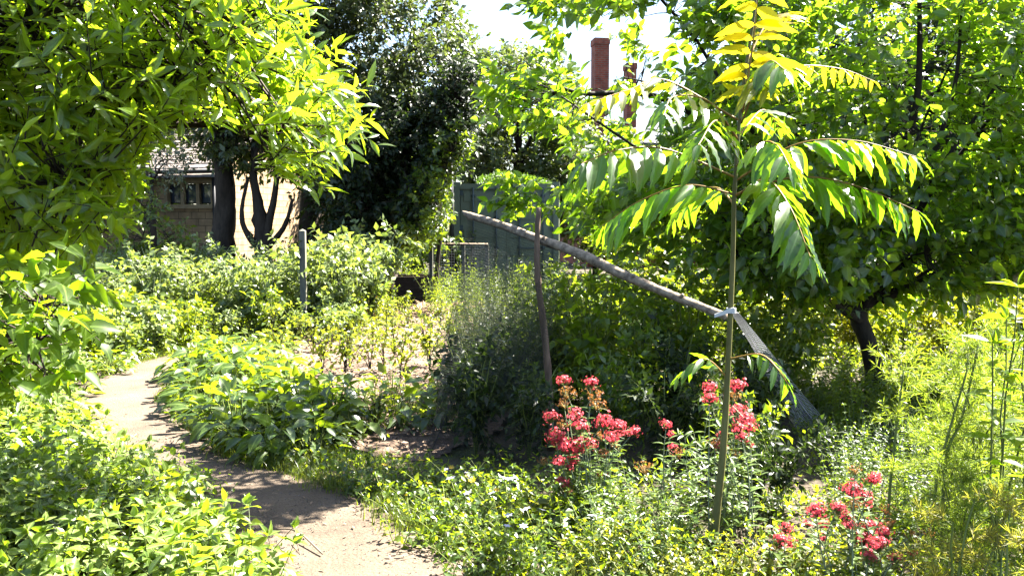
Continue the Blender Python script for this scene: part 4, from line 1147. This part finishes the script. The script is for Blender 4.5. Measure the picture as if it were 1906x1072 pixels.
BB = [(-8.2, 12.9), (-2.6, 12.7), (-2.25, 13.2), (-2.05, 14.2), (-2.5, 16.2), (-8.5, 16.2)]
scatter(pr, [(x, y, 1.22 if -3.2 < x else 1.0) for x, y in spots_in(BB, 75, .52, 6)], 'pale leaved berry bush in the thicket before the cottage', 'berry bushes in the thicket', (.8, 1.12), .08)

# bed: seedling bushes, rows of low plants
pr = [bush('seedling_bush', 'plant', M['seedling'], M['bark'], 190 + i, h=.48, w=.32, canes=5, twigs=20, nl=5, L=.06, ratio=.6, low=.4, tw=.12) for i in range(4)]
sd = [tuple(G(x, y)[:2]) for x, y in ((520, 674), (584, 664), (618, 660), (648, 640), (694, 652), (735, 668), (762, 650), (600, 700), (690, 700), (650, 690), (745, 705), (800, 690), (720, 625), (560, 640), (790, 640), (835, 650), (640, 618), (700, 610), (760, 610), (600, 620), (670, 640), (850, 625), (870, 610), (660, 598), (720, 596), (560, 620), (820, 606))]
sd += spots_in(BED, 10, .6, 7)
scatter(pr, sd, 'small yellow green seedling bush in the mulched bed', 'seedling bushes in the mulched bed', (.7, 1.15), .06)
pr = [clump('leafy_plant', 'plant', M['clump'] if i else M['weed'], M['greenstem'], 200 + i, n=22, L=(.09, .16), hgt=.38, spread=.22, lod='mid') for i in range(3)]
es = [tuple(G(x, y)[:2]) for x, y in ((620, 790), (660, 775), (700, 765), (760, 770), (690, 800), (740, 800), (650, 815), (820, 760), (840, 720), (790, 790), (830, 800), (730, 745))]
scatter(pr, es, 'leafy vegetable plant at the near side of the mulched bed', 'vegetable plants in the bed', (.8, 1.15), .08)
pr = [herb('orange_plant', 'plant', leaf_mat('orange_leaf', ((.40, .12, .03), (.5, .24, .05)), ((.6, .2, .02), (.7, .4, .04))), M['palestem'], 210, stems=9, h=(.3, .5), L=.07, pairs=6, ratio=.5)]
scatter(pr, [tuple(G(700, 590)[:2]), tuple(G(684, 600)[:2]), tuple(G(715, 582)[:2])], 'small plant with orange leaves among the green rows', 'orange plants in the bed', (.9, 1.1))
pr = [clump('lettuce_row_plant', 'plant', M['yellowweed'] if i == 0 else M['seedling'], M['greenstem'], 215 + i, n=20, L=(.08, .14), hgt=.26, spread=.22, lod='mid') for i in range(3)]
RB = [tuple(G(*p)[:2]) for p in [(540, 636), (640, 640), (690, 615), (780, 602), (880, 604), (860, 585), (700, 584), (600, 600), (520, 612)]]
scatter(pr, [p for p in spots_in(RB, 46, .4, 9) if not (p[1] > 12.6 and CX + FPX * p[0] / p[1] > 745)], 'bright yellow green low plant in the rows at the back of the bed', 'low plants at the back of the bed', (.8, 1.2), .08)
pr = [herb('wild_plant', 'plant', M['weed'], M['greenstem'], 220 + i, stems=8, h=(.35, .8), L=.075, pairs=9, ratio=.5, whorl=2) for i in range(3)]
WB = [(-2.3, 14.6), (-1.4, 13.0), (-.9, 16.8), (.6, 16.6), (1.0, 18.5), (-2.2, 18.5)]
scatter(pr, [p for p in spots_in(WB, 70, .3, 10) if not (p[1] < 17 and 735 < CX + FPX * p[0] / p[1] < 800)] + [((px - CX) / FPX * Y, Y, 1.15) for px, Y in ((740, 18.4), (756, 18.9), (772, 18.3), (788, 18.8), (804, 18.4), (820, 18.9), (748, 19.6), (780, 19.6), (812, 19.7), (730, 18.8), (832, 18.2), (765, 19.2))], 'weedy green plant between the bed and the wire fence', 'weeds by the wire fence', (.6, 1.2), .1)

pr = [bush('boundary_bush', 'shrub', M['clump'], M['greenstem'], 225 + i, h=1.5, w=1.2, canes=12, twigs=120, nl=7, L=.11, ratio=.55, tw=.3) for i in range(2)]
scatter(pr, [(-3.4 + .62 * k + .2 * math.sin(k * 2.3), 21.3 + .7 * math.sin(k * 1.7), 1) for k in range(4)] + [(-3.1 + .6 * k, 23.2, 1.15) for k in range(4)] + [(2.6 + 1.1 * k, 20.5 + .6 * math.sin(k * 2.1), 1.3) for k in range(6)], 'bushy green shrub on the far boundary beside the container', 'shrubs on the far boundary', (.9, 1.15), .06)
# tall fine herbs beside the net
pr = [herb('tall_herb', 'plant', M['bronzegrass'] if i == 0 else M['dark'], M['greenstem'], 230 + i, stems=20, h=(.55, 1.25), lean=(.05, .42), L=.075, pairs=15, ratio=.28, whorl=3, srad=.0025, base=.14, lod='mid', shape='lance', taper=.6) for i in range(3)]
TH = [(-.38, 7.4), (.05, 7.2), (.55, 7.6), (.5, 9.8), (-.2, 10.2), (-.5, 8.6)]
scatter(pr, spots_in(TH, 48, .22, 11), 'tall fine leaved herb behind the hanging net', 'tall herbs behind the net', (.85, 1.1), .06)
pr = [grass_clump('tall_grass', 240 + i, n=110, h=.8, r=.2, w=.0035, lean=.5, leafm=M['bronzegrass']) for i in range(2)]
scatter(pr, spots_in(TH, 9, .3, 12), 'tuft of tall thin grass among the herbs behind the net', 'tall grass behind the net', (.8, 1.2))

# shrubs under and behind the pole
pr = [bush('leafy_bush', 'shrub', M['clump'] if i % 2 else M['weed'], M['greenstem'], 250 + i, h=1.25, w=.75, canes=11, twigs=100, nl=7, L=.085, ratio=.55, tw=.22) for i in range(4)]
UB = [(.15, 6.9), (1.0, 6.6), (1.9, 6.4), (2.4, 7.2), (2.6, 9.5), (.7, 9.8)]
scatter(pr, spots_in(UB, 30, .5, 13), 'leafy green bush behind the sloping pole', 'bushes behind the sloping pole', (.75, 1.1), .08)
pr = [bush('shade_toned_undershrub', 'shrub', M['dark'] if i < 2 else M['clump'], M['greenstem'], 260 + i, h=.8, w=.6, canes=9, twigs=70, nl=7, L=.07, ratio=.5, tw=.18) for i in range(3)]  # dark leaf colour stands in for the black shade of the hollow
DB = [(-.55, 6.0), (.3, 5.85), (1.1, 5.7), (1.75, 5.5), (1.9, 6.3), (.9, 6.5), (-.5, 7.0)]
scatter(pr, spots_in(DB, 30, .36, 14) + [(1.32, 4.75, .6), (1.5, 4.9, .65), (1.42, 5.2, .7), (1.25, 5.1, .7), (1.35, 4.5, .4)], 'low bush of the shade toned planting under the pole', 'shade toned bushes under the pole', (.7, 1.1), .08)
pr = [bush('sunlit_bush', 'shrub', M['yellowweed'] if i % 2 else M['weed'], M['greenstem'], 270 + i, h=.95, w=.8, canes=11, twigs=90, nl=7, L=.08, ratio=.5, tw=.2) for i in range(4)]
SB = [(1.6, 9.9), (6.0, 9.9), (8.0, 11), (7.6, 13.2), (1.6, 13.4), (1.0, 11)]
scatter(pr, spots_in(SB, 48, .5, 15), 'sunlit yellow green bush beyond the apple trunk', 'sunlit bushes beyond the apple trunk', (.7, 1.1), .08)

# right-hand side: spires, fennel, tall stems
pr = [herb('spire_plant', 'plant', M['spire'], M['palestem'], 280 + i, stems=11, h=(.40, .95), lean=(.04, .42), L=.078, pairs=14, ratio=.38, whorl=3, srad=.003, base=.12, taper=.6, start=.08) for i in range(4)]
SP = [(1.45, 4.7), (2.0, 4.1), (3.6, 4.4), (4.2, 6.5), (2.2, 6.6), (1.75, 5.6)]
scatter(pr, [(x, y, max(.35, (1.6 - 345 * y / 1650) / .92)) for x, y in spots_in(SP, 75, .22, 16) if not (y < 6.1 and CX + FPX * x / y < 1560)], 'upright leafy spire plant between the netting and the fennel', 'spire plants beside the netting', (.75, 1.1), .08)
SQ = [(2.3, 6.6), (4.3, 6.6), (5.4, 8.8), (2.7, 8.8)]
scatter([herb('shade_plant', 'plant', M['weed'], M['greenstem'], 286, stems=10, h=(.18, .4), L=.07, pairs=12, ratio=.45, whorl=3)], spots_in(SQ, 40, .32, 17), 'leafy plant growing round the foot of the apple trunk', 'plants round the apple trunk', (.8, 1.2), .1)
pr = [fennel('fennel_plant', 290 + i, h=1.0) for i in range(3)]
fs = [(x, y, s) for (px, Y, s) in ((1770, 4.0, .85), (1830, 4.4, 1.0), (1775, 4.8, .8), (1880, 3.9, 1.0), (1800, 3.5, .75), (1900, 3.3, .75), (1950, 4.2, 1.05), (1850, 5.0, 1.0), (1930, 5.2, 1.0)) for x, y in [((px - CX) / FPX * Y, Y)]]
scatter(pr, fs, 'feathery yellow green fennel plant in the wild border', 'fennel plants in the wild border', (.9, 1.1), .08)
pr = [fennel('fennel_plant', 298, h=.7, leafm=M['fennelgold'], fronds=12)]
scatter(pr, [((1800 - CX) / FPX * 3.1, 3.1, .95), ((1880 - CX) / FPX * 3.0, 3.0, 1.0)], 'golden brown feathery fennel fading at the wild border edge', 'golden fennel plants', (.9, 1.0), .08)
# two tall bare fennel stalks
for i, (pts, Y) in enumerate(((((1655, 930), (1668, 800), (1682, 690)), 3.9), (((1740, 920), (1762, 820), (1800, 690)), 3.75), (((1760, 860), (1790, 780), (1822, 640)), 3.75))):
    w = [P(x, y, Y) for x, y in pts]; b0 = w[0].copy(); b0[2] = 0; w = [b0] + w
    sk = thing('fennel_stalk', ('pale jointed fennel stalk branching at its tip, nearest the red flowers', 'stout green fennel stalk leaning toward the dark hollow', 'taller green fennel stalk crossing its leaning neighbour')[i].replace('nearest', 'next to'), 'stalk', b0)
    mb = MB(); cw = catmull(w, 16); mb.tube(cw, np.linspace(.009, .004, 16), k=8); obj('stem', shift(mb, b0), M['greenstem'], sk)
    mb = MB(); rg = np.random.default_rng(300 + i)
    for q in interp(cw, np.array([.45, .7, .9, 1.0])):
        for _ in range(5):
            d0 = unit(rg.normal(size=3) * .7 + [0, 0, .6]); ln = rg.uniform(.10, .2)
            mb.sticks([q], [q + d0 * ln], .002, .001, 3)
            A = q + d0 * ln * rg.uniform(.25, 1, 36)[:, None]; dd = unit(d0 * .6 + rg.normal(size=(36, 3)) * .7)
            mb.leaves(A, dd, rg.normal(size=dd.shape) + [0, 0, .4], rg.uniform(.025, .065, 36), np.full(36, .003), 'lance', 'lo', fold=.2, curl=.15)
    obj('foliage', shift(mb, b0), M['fennel'], sk)

pr = [herb('bright_leaf_plant', 'plant', M['shrub'], M['greenstem'], 310, stems=3, h=(1.15, 1.4), lean=(.02, .12), base=.012, L=.15, pairs=9, ratio=.36, lod='hi', srad=.006, taper=.25, start=.3, droop=.1)]
scatter(pr, [((1878 - CX) / FPX * 3.5, 3.5), ((1935 - CX) / FPX * 3.4, 3.4)], 'tall plant with large bright leaves at the edge of the wild border', 'tall bright leaved plants', (.95, 1.0), .03)

# willowherb-like and pale weeds in front
pr = [herb('willowherb', 'plant', M['valerian'], M['palestem'], 320 + i, stems=6, h=(.35, .65), lean=(.05, .4), L=.11, pairs=9, ratio=.22, shape='lance', lod='hi', taper=.4, droop=.05) for i in range(3)]
WH = [(.3, 4.2), (.6, 3.6), (1.0, 3.7), (1.15, 4.4), (1.3, 4.8), (.6, 4.9)]
scatter(pr, [(x, y, .55 if CX + FPX * x / y < 1290 else .9) for x, y in clear_stem(spots_in(WH, 26, .18, 18))], 'grey green narrow leaved plant around the red flowers', 'narrow leaved plants round the flowers', (.7, 1.1), .12)
pr = [herb('low_weed', 'plant', M['weed'] if i == 1 else M['clump'], M['greenstem'], 330 + i, stems=10, h=(.08, .22), lean=(.2, .9), L=.06, pairs=5, ratio=.55, lod='mid', base=.08) for i in range(4)]
LW = [tuple(G(*p)[:2]) for p in [(700, 930), (650, 905), (800, 915), (900, 930), (1030, 950), (1250, 975), (1340, 1075), (1300, 1250), (960, 1250), (870, 1090), (780, 985)]]
scatter(pr, avoid_path(spots_in(LW, 120, .14, 19)), 'low green weed on the inner verge of the near path', 'weeds on the inner verge of the path', (.8, 1.3), .15)
pr = [herb('low_weed', 'plant', M['yellowweed'], M['greenstem'], 340 + i, stems=12, h=(.10, .22), lean=(.2, .8), L=.045, pairs=7, ratio=.5, lod='mid', base=.04) for i in range(3)]
LY = [(.3, 3.2), (2.6, 2.7), (3.2, 3.4), (2.2, 3.7), (1.1, 4.0), (.4, 4.0)]
scatter(pr, [p for p in spots_in(LY, 80, .17, 20) if not (p[1] < 3.75 and 1400 < CX + FPX * p[0] / p[1] < 1730)], 'yellow green weed in the sunny border corner', 'yellow weeds in the border corner', (.8, 1.3), .15)
pr = [clump('yellow_leaf_plant', 'plant', M['yellowweed'], M['greenstem'], 350, n=14, L=(.05, .09), hgt=.2, spread=.12, ratio=.75, shape='round')]
scatter(pr, [tuple(G(965, 985)[:2]), tuple(G(985, 1000)[:2])], 'round leaved yellow plant glowing in the inner verge', 'yellow plants in the verge', (.9, 1.1))
# lilac star flowers
mb = MB()
for k in range(6):
    a = k * PI / 3; d = np.array([[math.cos(a), math.sin(a), .15]]); mb.leaves(np.zeros((1, 3)) + [0, 0, .20], d, [[0, 0, 1.]], .024, .011, 'lance', 'mid', fold=.1, curl=.1)
r = thing('lilac_flower', None, 'flower'); obj('petals', mb, M['lilac'], r)
mb = MB(); mb.tube([(0, 0, 0), (.005, 0, .1), (0, 0, .2)], .0016, k=4); obj('stem', mb, M['greenstem'], r)
fl = [tuple(G(x, y)[:2]) for x, y in ((905, 960), (918, 965), (860, 975), (895, 985), (955, 1040), (970, 1045), (985, 1035), (835, 930), (1010, 1030), (940, 1000), (800, 905), (870, 940), (930, 1055), (950, 975), (1100, 1060), (925, 945))]
scatter([r], fl, 'small lilac star flower in the low weeds of the verge', 'lilac flowers in the verge', (.9, 1.3), .35)
mb = MB()
for k in range(7):
    a = k * 2 * PI / 7; mb.leaves(np.zeros((1, 3)) + [0, 0, .18], np.array([[math.cos(a), math.sin(a), .3]]), [[0, 0, 1.]], .018, .014, 'round', 'mid', fold=.1, curl=.1)
r = thing('yellow_flower', None, 'flower'); obj('petals', mb, leaf_mat('yellow_petal', ((.62, .40, .01), (.75, .5, .02)), ((.8, .5, .01), (.85, .6, .02)), dim=1), r)
mb = MB(); mb.tube([(0, 0, 0), (-.004, 0, .09), (0, 0, .18)], .0016, k=4); obj('stem', mb, M['greenstem'], r)
fl = [tuple(G(x, y)[:2]) for x, y in ((840, 920), (862, 930), (930, 925), (790, 960), (905, 985), (815, 1000), (780, 930), (880, 955), (760, 985), (850, 1010), (700, 930), (925, 970))]
scatter([r], fl, 'tiny yellow flower in the low weeds of the verge', 'yellow flowers in the verge', (.8, 1.3), .35)
# grass along the path edges
pr = [grass_clump('grass_tuft', 360 + i, n=90, h=.13, r=.16, w=.0025, lean=1.1) for i in range(3)]
es = []
for k, q in enumerate(Rw[22:70]): es.append((q[0] + random.uniform(.02, .14), q[1] + random.uniform(.0, .16)))
for k, q in enumerate(Rw[36:60]): es.append((q[0] + random.uniform(.1, .5), q[1] + random.uniform(.1, .4)))
for q in Lw[66:88]: es.append((q[0] - random.uniform(.02, .1), q[1] + random.uniform(.0, .1)))
scatter(pr, es, 'short grass tuft at the edge of the trodden path', 'grass tufts along the path', (.6, 1.2), .1)

# carpet of tiny weeds everywhere off the path
rng = np.random.default_rng(77)
n = 150000
yy = 2.4 + 19 * rng.uniform(0, 1, n) ** 1.35; xx = rng.uniform(-.75, .75, n) * (yy + 1.2)
c = np.column_stack([xx, yy, np.zeros(n)])
keep = ~on_path(c) & ~(inpoly(c[:, :2], BED) & (rng.uniform(size=n) > .10)) & (noise3(c, .9) > -.75)
hollow = inpoly(c[:, :2], [(-1.6, 6.2), (-.4, 5.7), (.5, 5.5), (1.9, 5.0), (2.0, 6.2), (.5, 7.3), (-1.3, 7.6)])
keep &= ~(hollow & (rng.uniform(size=n) > .2))
keep &= ~(inpoly(c[:, :2], LW) & (rng.uniform(size=n) > .45))
c = c[keep]; N_ = len(c); c[:, 2] = .01 + rng.uniform(0, 1, N_) ** 1.5 * .13 * np.clip(1 + .6 * noise3(c, 1.5), .2, 2)
mb = MB(); L_ = rng.uniform(.02, .05, N_) * np.clip(c[:, 1] / 6, 1, 2.2)
mb.leaves(c, unit(rng.normal(size=(N_, 3)) + [0, 0, .25]), unit(rng.normal(size=(N_, 3)) * .45 + [0, 0, 1]), L_, L_ * rng.uniform(.4, .7, N_), 'ovate', 'lo', fold=.3, curl=.2)
tag(obj('ground_cover', mb, M['weed']), 'mat of tiny green weeds over the garden soil', kind='stuff')

# ================================================================== RED VALERIAN
def head_mesh(name, mat, seed, old=False):
    rg = np.random.default_rng(seed); mb = MB(); n = 26 if old else 85
    u = unit(rg.normal(size=(n, 3)) * [1, 1, .8] + [0, 0, .45]); r = (rg.uniform(.45, 1.12, n) * (1 + .25 * noise3(u * 1.2, 1.0)))[:, None] * np.array([1, 1, .7])
    p = u * r
    for k in range(5):
        a, b = perp_frame(u); ph = k * 2 * PI / 5 + rg.uniform(0, .6, n)
        d = a * np.cos(ph)[:, None] + b * np.sin(ph)[:, None] + u * (.35 if not old else 1.0)
        mb.leaves(p, d, u, .19 if not old else .26, .12 if not old else .08, 'ovate', 'lo', fold=.1, curl=.15)
    m1 = MB(); m1 = mb
    m1.sticks(np.zeros((n, 3)) + [0, 0, -.7], p, .025, .02, 3, 1)
    return mb.mesh(name, [M[mat], M['greenstem' if not old else 'redstalk']], False)


HM = [head_mesh('flower_head', 'petal', 400 + i) for i in range(3)]
HO = [head_mesh('flower_head', 'petalold', 410 + i, True) for i in range(2)]


def valerian(label, basepx, Y, heads, seed):
    rg = np.random.default_rng(seed); b0 = np.array([P(basepx, 900, Y)[0], Y, 0])
    r = thing('valerian_plant', label, 'flower', b0, 0, 'red valerian plants')
    st, fo = MB(), MB()
    for (px, py, rad, old) in heads:
        h = P(px, py, Y + rg.uniform(-.16, .16)); root = b0 + np.append(rg.normal(size=2) * .07, 0)
        root = root * .75 + np.array([h[0], h[1], 0]) * .25
        m = (root + h) / 2 + np.append(rg.normal(size=2) * .02, .06)
        pts = catmull([root, m, h], 9); st.tube(pts, np.linspace(.0038, .0018, 9), k=5, cap=False)
        R_ = rad / FPX * Y
        o = bpy.data.objects.new('flower_head', (HO if old else HM)[rg.integers(2)]); COL.objects.link(o); o.parent = r
        o.location = h - b0; o.scale = (R_ * 1.45,) * 3; o.rotation_euler = (rg.uniform(-.4, .4), rg.uniform(-.4, .4), rg.uniform(0, 6))
        if old: o['label'] = 'fading brownish orange flower head'
        for q, t in zip(interp(pts, np.array([.15, .3, .45, .6, .75])), (.15, .3, .45, .6, .75)):
            a = rg.uniform(0, 6.28)
            for s in (0, PI):
                d = np.array([[math.cos(a + s), math.sin(a + s), .45]]); l_ = .085 * (1 - .5 * t) * rg.uniform(.8, 1.2)
                fo.leaves(q[None], d, [[0, 0, 1.]], l_, l_ * .4, 'ovate', 'hi', fold=.3, curl=.3)
        # small side sprays below the head
        for _ in range(3):
            q = interp(pts, np.array([rg.uniform(.8, .95)])); e = q + rg.normal(size=(1, 3)) * R_ * .9 + [0, 0, .01]
            st.sticks(q, e, .0014, .001, 3)
    obj('stem', shift(st, b0), M['palestem'], r); obj('foliage', shift(fo, b0), M['valerian'], r)


H1 = [(1049, 708, 11, 0), (1056, 733, 13, 1), (1050, 752, 10, 1), (1100, 712, 11, 0), (1106, 735, 13, 1), (1112, 752, 12, 1), (1025, 776, 13, 0), (1071, 774, 12, 0), (1046, 792, 9, 1), (1078, 795, 13, 0), (1034, 812, 15, 0), (1055, 830, 17, 0), (1076, 828, 16, 0), (1097, 826, 12, 0), (1040, 858, 9, 0), (1068, 858, 11, 0), (1060, 870, 7, 0), (1048, 900, 13, 0), (1056, 915, 9, 1), (1012, 858, 8, 1),
      (1124, 785, 15, 0), (1150, 793, 13, 0), (1118, 812, 10, 1), (1138, 812, 13, 0), (1180, 803, 10, 0), (1165, 806, 6, 0), (1124, 845, 9, 1), (1122, 884, 8, 0), (1200, 872, 12, 1), (1145, 830, 8, 1)]
valerian('red valerian with many flower heads before the dark hollow', 1090, 4.7, H1, 501)
valerian('slender red valerian with three small heads between its fuller neighbours', 1245, 4.6, [(1240, 790, 9, 0), (1249, 808, 6, 0), (1262, 843, 10, 1), (1252, 832, 7, 0)], 502)
H2 = [(1321, 722, 11, 0), (1322, 741, 11, 0), (1371, 718, 13, 0), (1366, 738, 10, 1), (1371, 763, 13, 0), (1384, 780, 14, 0), (1395, 795, 10, 0), (1374, 798, 10, 0), (1380, 812, 8, 0), (1395, 826, 7, 0), (1345, 810, 9, 0), (1340, 832, 9, 0), (1369, 843, 8, 1), (1394, 778, 9, 0), (1330, 825, 8, 1)]
valerian('red valerian clustered round the sapling stem', 1365, 4.35, H2, 503)
H3 = [(1519, 950, 14, 0), (1503, 975, 7, 0), (1591, 874, 9, 1), (1627, 890, 11, 0), (1585, 910, 15, 0), (1605, 925, 17, 0), (1590, 938, 14, 1), (1560, 945, 12, 0), (1572, 960, 13, 0), (1618, 980, 16, 0), (1605, 1000, 15, 0), (1640, 990, 15, 0), (1632, 1012, 16, 0), (1650, 950, 10, 1), (1655, 975, 10, 1), (1697, 998, 11, 1), (1725, 990, 10, 1), (1668, 1038, 11, 0), (1699, 1030, 8, 0), (1585, 990, 9, 1), (1535, 975, 8, 0), (1618, 1035, 12, 0), (1580, 975, 9, 0)]
valerian('largest red valerian growing beneath the feathery fennel', 1605, 3.55, H3, 504)  # largest
valerian('short pale red valerian with a dense low head near the slim stem', 1465, 3.8, [(1462, 985, 10, 0), (1455, 1005, 13, 0), (1470, 1010, 12, 0), (1463, 978, 7, 0), (1440, 1020, 7, 1), (1530, 1000, 7, 0)], 505)

# ================================================================== LIGHT, SKY, CAMERA
SUN_AZ, SUN_EL = math.radians(56), math.radians(52)     # azimuth measured from the view direction towards the right
sv = Vector((math.sin(SUN_AZ) * math.cos(SUN_EL), math.cos(SUN_AZ) * math.cos(SUN_EL), math.sin(SUN_EL)))
sl = bpy.data.lights.new('sun', 'SUN'); sl.energy = 5.0; sl.angle = math.radians(.5); sl.color = (1.0, .95, .86)
so = bpy.data.objects.new('sun', sl); COL.objects.link(so); so.rotation_euler = sv.to_track_quat('Z', 'Y').to_euler()
wd = bpy.data.worlds.new('World'); sc.world = wd; wd.use_nodes = True
nt = wd.node_tree; nt.nodes.clear()
sk = nt.nodes.new('ShaderNodeTexSky'); sk.sky_type = 'NISHITA'; sk.sun_disc = False
sk.sun_elevation = SUN_EL; sk.sun_rotation = SUN_AZ
sk.dust_density = 1.2; sk.air_density = 1.0
bg = nt.nodes.new('ShaderNodeBackground'); bg.inputs[1].default_value = .05
ow = nt.nodes.new('ShaderNodeOutputWorld'); nt.links.new(sk.outputs[0], bg.inputs[0]); nt.links.new(bg.outputs[0], ow.inputs[0])

cam = bpy.data.cameras.new('camera'); co = bpy.data.objects.new('camera', cam); COL.objects.link(co)
cam.sensor_fit = 'HORIZONTAL'; cam.sensor_width = 36; cam.lens = 36 * FPX / 1906
co.location = (0, 0, CAMH); co.rotation_euler = (math.radians(90) - PITCH, 0, 0)
cam.clip_start = .05; cam.clip_end = 2000
sc.camera = co
sc.view_settings.view_transform = 'Standard'; sc.view_settings.look = 'None'; sc.view_settings.exposure = 3.0; sc.view_settings.gamma = 1
sc.cycles.max_bounces = 4; sc.cycles.diffuse_bounces = 0; sc.cycles.glossy_bounces = 2; sc.cycles.transmission_bounces = 4; sc.cycles.transparent_max_bounces = 4
sc.cycles.sample_clamp_indirect = 6
sc.cycles.use_denoising = True
